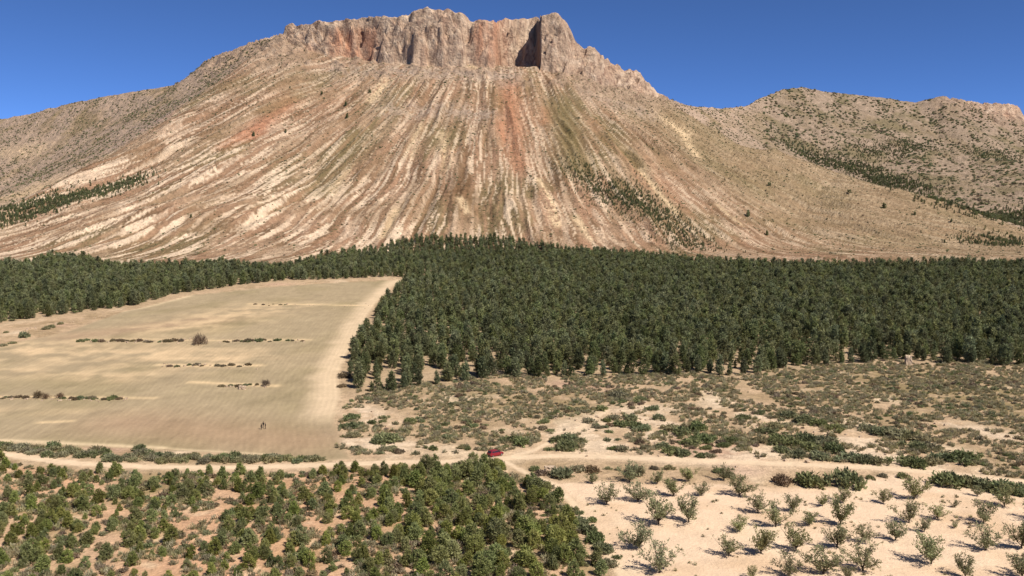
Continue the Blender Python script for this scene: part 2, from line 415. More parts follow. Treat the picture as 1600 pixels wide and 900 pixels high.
# cliffs
sx = GX / GY * 1340
cc = np.zeros_like(C) + lin(190, 160, 134)
cc = mix(cc, lin(216, 188, 160), smooth(-0.05, 0.3, fbm(sx / 16, GZ / 14, 81, 4)))
cc = mix(cc, lin(140, 110, 94), smooth(0.1, 0.4, fbm(sx / 6, GZ / 12, 82, 3)) * 0.6)
PXA = T['pxa']
cc = mix(cc, lin(224, 192, 160), smooth(0.12, 0.35, fbm(sx / 50, GZ / 5, 85, 3)) * 0.5)
cc = mix(cc, lin(120, 94, 80), smooth(0.80, 0.97, ridged(sx / 13 + 0.3 * perlin(sx / 9, GZ / 14, 87), GZ / 55, 86)) * 0.75)  # thin vertical cracks, their dark recess shade painted into the rock colour
orange = smooth(505, 530, PXA) * smooth(605, 575, PXA) * smooth(350, 330, GZ) + smooth(735, 750, PXA) * smooth(800, 780, PXA) * 0.8 + 0.35 * smooth(0.1, 0.5, fbm(sx / 40, GZ / 40, 83, 2))
cc = mix(cc, lin(200, 146, 114), np.clip(orange, 0, 1) * (0.4 + 0.5 * smooth(-0.3, 0.3, fbm(sx / 9, GZ / 40, 84, 2))))
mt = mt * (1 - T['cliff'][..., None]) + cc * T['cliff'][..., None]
mt = mt * (1 + 0.16 * n_fine)[..., None]
wm = smooth(0.0, 0.5, T['rise'])
C = C * (1 - wm[..., None]) + mt * wm[..., None]
C = np.clip(C * (1 + 0.10 * n_fine)[..., None], 0.01, 0.85)

# ------------------------------------------------------------------ materials
def new_mat(name):
    m = bpy.data.materials.new(name); m.use_nodes = True
    nt = m.node_tree
    b = nt.nodes['Principled BSDF']
    b.inputs['Roughness'].default_value = 0.9
    b.inputs['Specular IOR Level'].default_value = 0.15
    return m, nt, b
def N(nt, t, **kw):
    n = nt.nodes.new(t)
    for k, v in kw.items(): setattr(n, k, v)
    return n
def noise(nt, vec, scale, detail=3, rough=0.6):
    n = N(nt, 'ShaderNodeTexNoise'); n.inputs['Scale'].default_value = scale; n.inputs['Detail'].default_value = detail; n.inputs['Roughness'].default_value = rough
    nt.links.new(vec, n.inputs['Vector']); return n.outputs['Fac']
def mrange(nt, v, a, b, c, d):
    n = N(nt, 'ShaderNodeMapRange'); nt.links.new(v, n.inputs['Value'])
    for k, x in zip(('From Min', 'From Max', 'To Min', 'To Max'), (a, b, c, d)): n.inputs[k].default_value = x
    return n.outputs['Result']
def mth(nt, op, a, b):
    n = N(nt, 'ShaderNodeMath', operation=op)
    for i, v in enumerate((a, b)):
        if isinstance(v, (int, float)): n.inputs[i].default_value = v
        else: nt.links.new(v, n.inputs[i])
    return n.outputs[0]
def scale_col(nt, col, fac):
    n = N(nt, 'ShaderNodeVectorMath', operation='SCALE')
    nt.links.new(col, n.inputs[0]); nt.links.new(fac, n.inputs['Scale']); return n.outputs['Vector']
def ground_mat(name, s_fine, s_mid, amt, bump_d, bump_s, furrow=False, stretch=None):
    m, nt, b = new_mat(name)
    at = N(nt, 'ShaderNodeAttribute', attribute_name='Col')
    geo = N(nt, 'ShaderNodeNewGeometry')
    vec = geo.outputs['Position']
    if stretch:
        mp = N(nt, 'ShaderNodeMapping'); mp.inputs['Scale'].default_value = stretch
        nt.links.new(vec, mp.inputs['Vector']); vec = mp.outputs['Vector']
    nf = noise(nt, vec, s_fine, 4, 0.7); nm = noise(nt, vec, s_mid, 4, 0.6)
    f = mth(nt, 'MULTIPLY', mrange(nt, nf, 0.3, 0.7, 1 - amt, 1 + amt), mrange(nt, nm, 0.3, 0.7, 1 - amt, 1 + amt))
    h = mth(nt, 'ADD', nf, mth(nt, 'MULTIPLY', nm, 1.5))
    if furrow:
        fa = N(nt, 'ShaderNodeAttribute', attribute_name='furrow')
        ph = mth(nt, 'ADD', mth(nt, 'MULTIPLY', fa.outputs['Fac'], 2 * math.pi / 1.7), mth(nt, 'MULTIPLY', noise(nt, geo.outputs['Position'], 0.10, 2), 5.0))
        sn = mth(nt, 'SINE', ph, 0.0)
        br = noise(nt, geo.outputs['Position'], 0.3, 3)
        sn = mth(nt, 'MULTIPLY', sn, mrange(nt, br, 0.35, 0.65, 0.2, 1.0))
        f = mth(nt, 'MULTIPLY', f, mrange(nt, sn, -1, 1, 0.97, 1.03))
        h = mth(nt, 'ADD', h, mth(nt, 'MULTIPLY', sn, 0.15))
    nt.links.new(scale_col(nt, at.outputs['Color'], f), b.inputs['Base Color'])
    bp = N(nt, 'ShaderNodeBump'); bp.inputs['Distance'].default_value = bump_d; bp.inputs['Strength'].default_value = bump_s
    nt.links.new(h, bp.inputs['Height']); nt.links.new(bp.outputs['Normal'], b.inputs['Normal'])
    b.inputs['Specular IOR Level'].default_value = 0.05
    return m
M_GROUND = ground_mat('dry_soil', 1.6, 0.35, 0.20, 0.4, 0.8)
M_SAND = ground_mat('sandy_soil', 1.6, 0.3, 0.06, 0.3, 0.6)
M_FIELD = ground_mat('ploughed_soil', 1.2, 0.12, 0.07, 0.22, 0.6, furrow=True)
M_ROAD = ground_mat('dirt_road_dust', 1.0, 0.25, 0.06, 0.2, 0.4)
M_MOUNT = ground_mat('mountain_scree', 0.45, 0.13, 0.22, 2.4, 0.9)
M_CLIFF = ground_mat('cliff_rock', 0.30, 0.085, 0.15, 4.0, 1.0, stretch=(1, 1, 0.8))

# ------------------------------------------------------------------ split the sheet into the pieces of the setting
def link(o, parent=None):
    COL.objects.link(o)
    if parent is not None: o.parent = parent
    return o
def tag(o, label, cat, group=None):
    o['label'] = label; o['category'] = cat
    if group: o['group'] = group
    return o
idx = np.arange(NR * NC).reshape(NR, NC)
quads = np.stack([idx[:-1, :-1], idx[:-1, 1:], idx[1:, 1:], idx[1:, :-1]], -1).reshape(-1, 4)
fc = lambda A: ((A[:-1, :-1] + A[:-1, 1:] + A[1:, 1:] + A[1:, :-1]) * 0.25).ravel()
f_r, f_p, f_o, f_rise, f_cl = fc(s_r), fc(s_p), fc(s_o), fc(T['rise']), fc(T['cliff'])
f_trk = fc(trk)
cls = np.zeros(len(quads), int)
cls[f_o > 0] = 1
cls[f_p > 0] = 2
cls[(f_p > 0) & (f_trk > 0.5)] = 3
cls[f_r < 1.9] = 4
cls[f_rise > 0.3] = 5
cls[(f_cl > 0.5)] = 6
V = np.stack([GX.ravel(), GY.ravel(), GZ.ravel()], 1)
CF = np.concatenate([C.reshape(-1, 3), np.ones((NR * NC, 1))], 1)
FUR = fdr.ravel()
def sheet(name, k, mat, furrow=False):
    q = quads[cls == k]
    if len(q) == 0: return None
    u, inv = np.unique(q, return_inverse=True)
    inv = inv.reshape(q.shape).astype(np.int32)
    me = bpy.data.meshes.new(name)
    me.vertices.add(len(u)); me.vertices.foreach_set('co', V[u].astype(np.float32).ravel())
    me.loops.add(inv.size); me.loops.foreach_set('vertex_index', inv.ravel())
    me.polygons.add(len(inv)); me.polygons.foreach_set('loop_start', np.arange(0, inv.size, 4, dtype=np.int32))
    me.polygons.foreach_set('use_smooth', np.ones(len(inv), bool))
    a = me.attributes.new('Col', 'FLOAT_COLOR', 'POINT'); a.data.foreach_set('color', CF[u].astype(np.float32).ravel())
    if furrow:
        a = me.attributes.new('furrow', 'FLOAT', 'POINT'); a.data.foreach_set('value', FUR[u].astype(np.float32))
    me.update(); me.validate()
    me.materials.append(mat)
    o = link(bpy.data.objects.new(name, me)); o['kind'] = 'structure'
    return o
sheet('ground', 0, M_GROUND)
sheet('orchard_ground', 1, M_SAND)
sheet('ploughed_field', 2, M_FIELD, True)
sheet('field_track', 3, M_FIELD, True)
sheet('dirt_road', 4, M_ROAD)
sheet('mountain', 5, M_MOUNT)
sheet('mountain_cliff', 6, M_CLIFF)

# ------------------------------------------------------------------ foliage helpers
def foliage_mat(name, dark, light, var=0.25, trans=0.25):
    m, nt, b = new_mat(name)
    at = N(nt, 'ShaderNodeAttribute', attribute_name='tone')
    oi = N(nt, 'ShaderNodeObjectInfo')
    rm = N(nt, 'ShaderNodeMix', data_type='RGBA')
    nt.links.new(at.outputs['Fac'], rm.inputs[0])
    rm.inputs[6].default_value = (*dark, 1); rm.inputs[7].default_value = (*light, 1)
    hsv = N(nt, 'ShaderNodeHueSaturation')
    nt.links.new(rm.outputs[2], hsv.inputs['Color'])
    wn = N(nt, 'ShaderNodeTexWhiteNoise', noise_dimensions='1D'); nt.links.new(oi.outputs['Random'], wn.inputs['W'])
    nt.links.new(mrange(nt, wn.outputs['Value'], 0, 1, *((0.465, 0.508) if 'pine' in name else (0.495, 0.53))), hsv.inputs['Hue'])
    wn2 = N(nt, 'ShaderNodeTexWhiteNoise', noise_dimensions='1D'); nt.links.new(mth(nt, 'ADD', oi.outputs['Random'], 7.3), wn2.inputs['W'])
    nt.links.new(mrange(nt, wn2.outputs['Value'], 0, 1, 0.88, 1.18), hsv.inputs['Saturation'])
    nt.links.new(mrange(nt, oi.outputs['Random'], 0, 1, 1 - var, 1 + var), hsv.inputs['Value'])
    nt.links.new(hsv.outputs['Color'], b.inputs['Base Color'])
    b.inputs['Roughness'].default_value = 0.75
    b.inputs['Specular IOR Level'].default_value = 0.107
    if trans:
        tr = N(nt, 'ShaderNodeBsdfTranslucent'); nt.links.new(hsv.outputs['Color'], tr.inputs['Color'])
        mx = N(nt, 'ShaderNodeMixShader'); mx.inputs[0].default_value = trans
        nt.links.new(b.outputs[0], mx.inputs[1]); nt.links.new(tr.outputs[0], mx.inputs[2])
        nt.links.new(mx.outputs[0], nt.nodes['Material Output'].inputs['Surface'])
    return m
def plain_mat(name, col, rough=0.8, spec=0.2, metal=0.0, nscale=8.0, amt=0.15):
    m, nt, b = new_mat(name)
    tc = N(nt, 'ShaderNodeTexCoord')
    f = mrange(nt, noise(nt, tc.outputs['Object'], nscale, 3), 0.3, 0.7, 1 - amt, 1 + amt)
    rgb = N(nt, 'ShaderNodeRGB'); rgb.outputs[0].default_value = (*col, 1)
    nt.links.new(scale_col(nt, rgb.outputs[0], f), b.inputs['Base Color'])
    b.inputs['Roughness'].default_value = rough; b.inputs['Specular IOR Level'].default_value = spec; b.inputs['Metallic'].default_value = metal
    return m
M_PINE = foliage_mat('pine_needles', (0.092, 0.108, 0.048), (0.215, 0.230, 0.112), 0.4, 0.3)
M_YPINE = foliage_mat('young_pine_needles', (0.150, 0.172, 0.056), (0.315, 0.335, 0.132), 0.3, 0.4)
M_SHRUB = foliage_mat('dry_shrub_leaves', (0.175, 0.150, 0.085), (0.350, 0.300, 0.185), 0.22, 0.35)
M_GSHRUB = foliage_mat('green_shrub_leaves', (0.122, 0.128, 0.058), (0.275, 0.275, 0.140), 0.25, 0.35)
M_BROWN = foliage_mat('brown_dead_brush', (0.140, 0.096, 0.062), (0.280, 0.205, 0.140), 0.3, 0.25)
M_ALMOND = foliage_mat('almond_leaves', (0.165, 0.158, 0.078), (0.355, 0.330, 0.185), 0.2, 0.4)
M_TUFT = foliage_mat('dry_grass_tufts', (0.230, 0.195, 0.115), (0.460, 0.385, 0.245), 0.25, 0.4)
M_BARK = plain_mat('bark', (0.085, 0.062, 0.045), 0.95, 0.05, 0, 6)
M_TWIG = plain_mat('almond_bark', (0.060, 0.046, 0.036), 0.95, 0.05, 0, 6)

def mesh_from(name, verts, faces, mat, tone=None, smooth_=False):
    me = bpy.data.meshes.new(name)
    me.from_pydata([tuple(v) for v in verts], [], faces)
    if tone is not None:
        a = me.attributes.new('tone', 'FLOAT', 'POINT'); a.data.foreach_set('value', np.asarray(tone, np.float32))
    if smooth_: me.polygons.foreach_set('use_smooth', [True] * len(me.polygons))
    for m in (mat if isinstance(mat, (list, tuple)) else [mat]): me.materials.append(m)
    me.update()
    return me
def tube(V_, F_, path, radii, n=6):
    """tapered tube along a path"""
    base = len(V_); k = len(path)
    for i, (p, r_) in enumerate(zip(path, radii)):
        p = Vector(p)
        t = (Vector(path[min(i + 1, k - 1)]) - Vector(path[max(i - 1, 0)])).normalized()
        ax = t.orthogonal().normalized(); ay = t.cross(ax)
        for j in range(n):
            a = 2 * math.pi * j / n
            V_.append(tuple(p + ax * (math.cos(a) * r_) + ay * (math.sin(a) * r_)))
    for i in range(k - 1):
        for j in range(n):
            a, b = base + i * n + j, base + i * n + (j + 1) % n
            F_.append((a, b, b + n, a + n))
    F_.append(tuple(base + (k - 1) * n + j for j in range(n)))
def blades(rs, centers, outs, nb, ln, wd, tone0, V_, F_, T_, spread=1.0, upb=0.3, rad=0.25):
    """leaf-sized faces bunched round clump centres"""
    for c, o, t0 in zip(centers, outs, tone0):
        for _ in range(nb):
            dv = rs.normal(size=3); dv /= np.linalg.norm(dv) + 1e-9
            dv = dv * spread + np.asarray(o) * 0.9 + np.array([0, 0, upb]); dv /= np.linalg.norm(dv) + 1e-9
            p = np.asarray(c) + rs.normal(size=3) * rad
            sd = np.cross(dv, rs.normal(size=3)); sd /= np.linalg.norm(sd) + 1e-9
            L = ln * rs.uniform(0.6, 1.3); W = wd * rs.uniform(0.6, 1.3)
            b = len(V_)
            V_.extend([tuple(p - sd * W * 0.5), tuple(p + sd * W * 0.5), tuple(p + dv * L + sd * W * 0.25), tuple(p + dv * L - sd * W * 0.25)])
            F_.append((b, b + 1, b + 2, b + 3))
            t = float(np.clip(t0 + rs.normal() * 0.15, 0, 1)); T_.extend([t] * 4)

def pine_meshes(seed, h, R, nclump, nb, ln, wd, mat, shape=0.75, base=0.12):
    rs = np.random.RandomState(seed)
    cs, os_, ts = [], [], []
    lean = rs.normal(size=2) * 0.03 * h
    lob = rs.uniform(0, 6.28, 3)
    limbs = []
    for i in range(nclump):
        t = base + (1 - base) * rs.beta(1.15, 1.35)
        prof = R * ((1 - t) ** shape) * (0.55 + 0.45 * smooth(base - 0.02, base + 0.2, np.array(t)))
        th = rs.uniform(0, 2 * math.pi)
        irr = 1 + 0.22 * math.sin(2 * th + lob[0] + 5 * t) + 0.15 * math.sin(3 * th + lob[1])
        rr = prof * irr * (0.35 + 0.65 * math.sqrt(rs.uniform()))
        p = np.array([rr * math.cos(th) + lean[0] * t, rr * math.sin(th) + lean[1] * t, t * h - 0.10 * rr])
        cs.append(p); os_.append((0.7 * math.cos(th), 0.7 * math.sin(th), 0.5)); ts.append(rs.uniform(0.1, 0.9))
        if rr > 0.55 * prof and len(limbs) < 12: limbs.append(p)
    cs.append(np.array([lean[0], lean[1], h * 0.97])); os_.append((0, 0, 1)); ts.append(0.6)
    V_, F_, T_ = [], [], []
    blades(rs, cs, os_, nb, ln, wd, ts, V_, F_, T_, 1.0, 0.3, ln * 0.45)
    crown = mesh_from('pine_crown', V_, F_, mat, T_)
    V2, F2 = [], []
    tr = 0.022 * h
    tube(V2, F2, [(0, 0, -0.5), (lean[0] * 0.2, lean[1] * 0.2, h * 0.2), (lean[0] * 0.6, lean[1] * 0.6, h * 0.6), (lean[0], lean[1], h * 0.95)], [tr * 1.25, tr, tr * 0.6, tr * 0.15])
    for p in limbs:
        z0 = max(0.08 * h, p[2] - 0.35 * np.hypot(p[0], p[1]))
        tube(V2, F2, [(lean[0] * z0 / h, lean[1] * z0 / h, z0), tuple(p * np.array([.55, .55, 0]) + np.array([0, 0, (z0 + p[2]) / 2])), tuple(p)], [tr * 0.35, tr * 0.25, tr * 0.08], 4)
    trunk = mesh_from('pine_trunk', V2, F2, M_BARK)
    return trunk, crown
def shrub_mesh(seed, R, h, nclump, nb, ln, wd, mat, name='shrub', spread=1.0, upb=0.3):
    rs = np.random.RandomState(seed)
    cs, os_, ts = [], [], []
    lob = rs.uniform(0, 6.28, 3)
    for i in range(nclump):
        th = rs.uniform(0, 2 * math.pi); q = math.sqrt(rs.uniform())
        irr = 1 + 0.25 * math.sin(2 * th + lob[0]) + 0.18 * math.sin(3 * th + lob[1]) + 0.1 * math.sin(5 * th + lob[2])
        rr = R * q * irr * 0.9
        zt = h * math.sqrt(max(0.02, 1 - q * q)) * rs.uniform(0.75, 1.05)
        z = zt * rs.uniform(0.45, 0.9)
        cs.append(np.array([rr * math.cos(th), rr * math.sin(th), z])); os_.append((0.5 * q * math.cos(th), 0.5 * q * math.sin(th), 0.4)); ts.append(rs.uniform(0.1, 0.9))
    V_, F_, T_ = [], [], []
    blades(rs, cs, os_, nb, ln, wd, ts, V_, F_, T_, spread, upb, ln * 0.4)
    for i in range(5):   # woody stems under the leaves
        th = 1.2566 * i + rs.uniform(-.4, .4); b = len(V_)
        tube(V_, F_, [(0, 0, -0.25), (0.3 * R * math.cos(th), 0.3 * R * math.sin(th), h * 0.3), (0.6 * R * math.cos(th), 0.6 * R * math.sin(th), h * 0.6)], [0.05, 0.04, 0.015], 4)
        T_.extend([0.0] * (len(V_) - b))
    return mesh_from(name, V_, F_, mat, T_)
def almond_meshes(seed, h, R):
    rs = np.random.RandomState(seed)
    V2, F2 = [], []
    tube(V2, F2, [(0, 0, -0.4), (0.03, 0, 0.2), (0.0, 0.05, 0.5)], [0.17, 0.14, 0.12])
    cs, os_, ts = [], [], []
    nl = rs.randint(7, 10); off = rs.uniform(0, 6.28)
    for i in range(nl):
        th = off + i * 2 * math.pi / nl + rs.uniform(-0.35, 0.35)
        tilt = rs.uniform(0.25, 1.15)
        L = h * rs.uniform(0.65, 1.0)
        dirv = np.array([math.cos(th) * math.sin(tilt), math.sin(th) * math.sin(tilt), math.cos(tilt)])
        pts = [np.array([0, 0.03, 0.42])]
        for k in range(4):
            dirv = dirv + rs.normal(size=3) * 0.14 + np.array([0, 0, 0.10]); dirv /= np.linalg.norm(dirv)
            pts.append(pts[-1] + dirv * L * 0.24)
        tube(V2, F2, [tuple(p) for p in pts], [0.085, 0.065, 0.05, 0.035, 0.015], 5)
        for k in range(1, 5):
            for q in range(rs.randint(2, 4)):
                sd = rs.normal(size=3); sd[2] = abs(sd[2]) * 0.8; sd /= np.linalg.norm(sd)
                e_ = pts[k] + sd * rs.uniform(0.45, 0.95)
                tube(V2, F2, [tuple(pts[k]), tuple(e_)], [0.025, 0.008], 3)
                cs.append(e_); os_.append(sd * 0.5); ts.append(rs.uniform(0.1, 0.9))
                if rs.uniform() < 0.6:
                    cs.append((e_ + pts[k]) / 2); os_.append(sd * 0.4); ts.append(rs.uniform(0, 0.7))
    V_, F_, T_ = [], [], []
    blades(rs, cs, os_, 10, 0.32, 0.15, ts, V_, F_, T_, 1.0, 0.25, 0.22)
    return mesh_from('almond_trunk', V2, F2, M_TWIG), mesh_from('almond_crown', V_, F_, M_ALMOND, T_)

PINES = [pine_meshes(100 + i, 7.4, (1.75, 2.0, 1.6, 2.15, 1.85)[i], 85, 16, 0.62, 0.24, M_PINE, (0.5, 0.42, 0.56, 0.4, 0.48)[i], 0.08) for i in range(5)]
YPINES = [pine_meshes(200 + i, 4.0, (1.65, 1.85, 1.55, 1.95)[i], 85, 18, 0.42, 0.17, M_YPINE, (0.45, 0.38, 0.52, 0.40)[i], 0.04) for i in range(4)]
SHRUBS = [shrub_mesh(300 + i, 1.35, 1.0, 46, 14, 0.36, 0.16, (M_SHRUB, M_GSHRUB, M_SHRUB, M_BROWN, M_GSHRUB, M_SHRUB)[i]) for i in range(6)]
ALMONDS = [almond_meshes(400 + i, 4.3, 2.4) for i in range(6)]
DRYBUSH = [shrub_mesh(350 + i, 1.2, 1.5, 34, 14, 0.55, 0.07, M_BROWN, 'dry_bush', 0.7, 0.8) for i in range(2)]

def gz(X, Y): return float(terrain(np.array([X]), np.array([Y]))[0])
def tree(name, meshes, loc, rot, scl, label, cat, group):
    e = bpy.data.objects.new(name, None); link(e)
    e.empty_display_size = 0.3
    e.location = loc; e.rotation_euler = (0, 0, rot); e.scale = scl
    tag(e, label, cat, group)
    for n_, me in zip(('trunk', 'crown'), meshes):
        link(bpy.data.objects.new(n_, me), e)
    return e
def bush(name, me, loc, rot, scl, label, cat, group):
    o = link(bpy.data.objects.new(name, me))
    o.location = loc; o.rotation_euler = (0, 0, rot); o.scale = scl
    return tag(o, label, cat, group)
def sc(k, j=0.12): return (k * random.uniform(1 - j, 1 + j), k * random.uniform(1 - j, 1 + j), k * random.uniform(1 - j, 1 + j))

# ------------------------------------------------------------------ scatter of uncountable growth (points + geometry nodes)
def scatter(name, pts, scl, var, meshes, label, cat):
    """one object of kind stuff: every point carries one of the given plant meshes"""
    me = bpy.data.meshes.new(name)
    n = len(pts)
    me.vertices.add(n); me.vertices.foreach_set('co', np.asarray(pts, np.float32).ravel())
    for an, ty, data in (('scl', 'FLOAT', scl), ('rotz', 'FLOAT', RNG.rand(n) * 6.283)):
        a = me.attributes.new(an, ty, 'POINT'); a.data.foreach_set('value', np.asarray(data, np.float32))
    a = me.attributes.new('var', 'INT', 'POINT'); a.data.foreach_set('value', np.asarray(var, np.int32))
    o = link(bpy.data.objects.new(name, me)); o['kind'] = 'stuff'; o['label'] = label; o['category'] = cat
    ng = bpy.data.node_groups.new(name + '_nodes', 'GeometryNodeTree')
    ng.interface.new_socket('Geometry', in_out='INPUT', socket_type='NodeSocketGeometry')
    ng.interface.new_socket('Geometry', in_out='OUTPUT', socket_type='NodeSocketGeometry')
    gi = ng.nodes.new('NodeGroupInput'); go = ng.nodes.new('NodeGroupOutput'); L = ng.links.new
    def named(nm, ty):
        x = ng.nodes.new('GeometryNodeInputNamedAttribute'); x.data_type = ty; x.inputs[0].default_value = nm
        return x.outputs[0]
    jn = ng.nodes.new('GeometryNodeJoinGeometry')
    cx = ng.nodes.new('ShaderNodeCombineXYZ'); L(named('rotz', 'FLOAT'), cx.inputs[2])
    for i, ms in enumerate(meshes):
        ip = ng.nodes.new('GeometryNodeInstanceOnPoints')
        eq = ng.nodes.new('FunctionNodeCompare'); eq.data_type = 'INT'; eq.operation = 'EQUAL'
        L(named('var', 'INT'), eq.inputs[2]); eq.inputs[3].default_value = i
        L(eq.outputs[0], ip.inputs['Selection'])
        L(gi.outputs[0], ip.inputs['Points'])
        src = bpy.data.objects.new(name + '_source', ms)
        oi = ng.nodes.new('GeometryNodeObjectInfo'); oi.inputs['Object'].default_value = src; oi.transform_space = 'ORIGINAL'
        oi.inputs['As Instance'].default_value = True
        L(oi.outputs['Geometry'], ip.inputs['Instance'])
        L(cx.outputs[0], ip.inputs['Rotation']); L(named('scl', 'FLOAT'), ip.inputs['Scale'])
        L(ip.outputs[0], jn.inputs[0])
    L(jn.outputs[0], go.inputs[0])
    md = o.modifiers.new('scatter', 'NODES'); md.node_group = ng
    return o
def joined(trunk, crown, name, mats):
    bm = bmesh.new(); bm.from_mesh(trunk); nf = len(bm.faces); bm.from_mesh(crown)
    for i, f in enumerate(bm.faces): f.material_index = 0 if i < nf else 1
    me = bpy.data.meshes.new(name); bm.to_mesh(me); bm.free()
    for m in mats: me.materials.append(m)
    return me

# ------------------------------------------------------------------ pine forest
def jitter_grid(P, dx, dy, jit, ang, seed):
    rs = np.random.RandomState(seed)
    x0, x1, y0, y1 = P[:, 0].min(), P[:, 0].max(), P[:, 1].min(), P[:, 1].max()
    R_ = max(x1 - x0, y1 - y0)
    gx, gy = np.meshgrid(np.arange(-R_, R_, dx), np.arange(-R_, R_, dy))
    gx = gx.ravel() + rs.normal(size=gx.size) * jit * dx; gy = gy.ravel() + rs.normal(size=gy.size) * jit * dy
    c, s_ = math.cos(ang), math.sin(ang)
    X = (x0 + x1) / 2 + gx * c - gy * s_; Y = (y0 + y1) / 2 + gx * s_ + gy * c
    m = inside(X, Y, P)
    return X[m], Y[m]
fx, fy = jitter_grid(FOREST, 5.0, 4.2, 0.17, 0.10, 5)
m = abs(fx / fy) < 0.70
fx, fy = fx[m], fy[m]
gap = fbm(fx / 11, fy / 22, 91, 3)
near_front = smooth(430, 300, fy) * smooth(-120, -60, fx)
keep = gap > (-0.66 + 0.60 * near_front * smooth(0, 10, signed(fx, fy, FOREST)))
clear1 = hit(733, 412); clear2 = hit(905, 440)
keep &= np.hypot(fx - clear1[0], (fy - clear1[1]) * 0.5) > 7
keep &= np.hypot(fx - clear2[0], (fy - clear2[1]) * 0.6) > 7
keep &= RNG.rand(len(fx)) > 0.08
fx, fy = fx[keep], fy[keep]
fz = terrain(fx, fy)
fs = 0.80 + 0.19 * RNG.randn(len(fx)) + 0.10 * fbm(fx / 60, fy / 60, 92, 2)
fs = np.clip(fs, 0.42, 1.3)
ppx, ppy = project(fx, fy, fz + 4)
size = np.where((ppx > -5) & (ppx < 1605), fs / fy, 0)
front = signed(fx, fy, FOREST)
score = size * (1 + 0.5 * smooth(14, 2, front))
order = np.argsort(-score)
ind = order[:292]; rest = order[292:]
for i in ind:
    edge = front[i] < 6
    left = fx[i] < -40 and fy[i] > 380
    lab = 'dark green pine on the outer edge of the pine forest' if edge else 'dark green pine inside the front of the dense pine forest'
    tree('pine_tree', PINES[RNG.randint(5)], (fx[i], fy[i], fz[i] - 0.1), RNG.rand() * 6.28, sc(fs[i], 0.1), lab, 'pine tree', 'forest edge pines' if edge else 'pines inside the forest front')
FARP = []
for i in range(4):
    t_, c_ = pine_meshes(150 + i, 7.4, (1.75, 2.0, 1.6, 1.9)[i], 44, 11, 0.8, 0.34, M_PINE, (0.5, 0.42, 0.55, 0.4)[i], 0.08)
    FARP.append(joined(t_, c_, 'far_pine', (M_BARK, M_PINE)))
# extra dark trees: valley behind the spur, strips on the flanks of the mountain
ex, ey, es = [], [], []
def strip(p0, p1, wid, n, s0, s1, seed):
    rs = np.random.RandomState(seed)
    A, B = hit(*p0), hit(*p1)
    t = rs.rand(n)
    q = rs.normal(size=(n, 2)) * wid
    ex.extend(A[0] + (B[0] - A[0]) * t + q[:, 0]); ey.extend(A[1] + (B[1] - A[1]) * t + q[:, 1]); es.extend(rs.uniform(s0, s1, n))
strip((0, 338), (110, 308), 17, 1054, 0.25, 0.55, 1)
strip((110, 308), (225, 276), 13, 714, 0.22, 0.5, 2)
strip((900, 265), (1000, 325), 15, 1054, 0.16, 0.4, 3)
strip((980, 290), (1090, 385), 17, 1292, 0.16, 0.42, 4)
strip((1240, 232), (1340, 262), 20, 714, 0.3, 0.6, 5)
strip((1340, 262), (1440, 300), 22, 952, 0.3, 0.65, 6)
strip((1490, 322), (1600, 335), 26, 1190, 0.4, 0.8, 7)
strip((1410, 226), (1600, 250), 18, 1530, 0.2, 0.5, 8)
strip((1330, 240), (1420, 232), 20, 544, 0.25, 0.5, 9)
strip((1520, 380), (1600, 376), 16, 442, 0.22, 0.5, 10)
strip((380, 135), (470, 95), 30, 40, 0.25, 0.45, 11)
for px, py, k in ((397, 212, .8), (1170, 338, 1.1), (541, 165, .8), (543, 184, .8), (578, 145, .7), (1381, 325, .9), (1202, 290, .7), (1327, 302, .7), (1430, 336, .7), (1488, 347, .6), (1258, 206, .7), (1198, 367, .8), (1475, 379, .6), (447, 207, .6), (502, 148, .6), (300, 340, .5)):
    p = hit(px, py)
    for q in range(3):
        ex.append(p[0] + random.uniform(-1.5, 1.5)); ey.append(p[1] + random.uniform(-1.5, 1.5)); es.append(k * random.uniform(0.7, 1.0))
ex, ey, es = np.array(ex), np.array(ey), np.array(es)
ok = (terrain(ex, ey, True)['cliff'] < 0.2)
ex, ey, es = ex[ok], ey[ok], es[ok]
scatter('pine_forest', np.stack([fx[rest], fy[rest], fz[rest] - 0.15], 1), fs[rest], RNG.randint(0, 4, len(rest)), FARP,
        'dense dark green pine forest spreading to the foot of the mountain', 'forest')
scatter('mountain_woodland', np.stack([ex, ey, terrain(ex, ey) - 0.15], 1), es, RNG.randint(0, 4, len(ex)), FARP,
        'dark patches of small trees on the mountain slopes', 'woodland')
print('forest', len(fx), 'extra', len(ex))

# ------------------------------------------------------------------ shrubs speckling the mountain
def mountain_points(n, seed):
    rs = np.random.RandomState(seed)
    a = rs.uniform(-0.66, 0.66, n); q = rs.uniform(0, 1, n)
    Yc = crestY(a)
    Y = 760 + (Yc + 8 - 760) * np.sqrt(q)
    X = a * Y
    return X, Y, rs
mx_, my_, rs = mountain_points(70000, 9)
tt = terrain(mx_, my_, True)
dens = np.where(tt['fanw'] > 0.5, 0.22 + 0.5 * smooth(0.35, 0.7, tt['s'] / 620.0) + 0.4 * smooth(0.0, 0.5, fbm(tt['s'] / 60, tt['r'] / 70, 95, 3)), 0.80 * smooth(-0.5, 0.3, fbm(mx_ / 50, my_ / 50, 96, 3)))
dens = dens * smooth(0.3, 0.9, tt['rise']) * (1 - 0.93 * tt['cliff'])
ok = rs.rand(len(mx_)) < dens
mx_, my_ = mx_[ok], my_[ok]
back = (mx_ / my_ > 0.28) & (my_ > 1350)
MSH = [shrub_mesh(500 + i, 1.3, 1.2, 14, 9, 0.75, 0.45, (M_GSHRUB, M_SHRUB, M_BROWN)[i]) for i in range(3)]
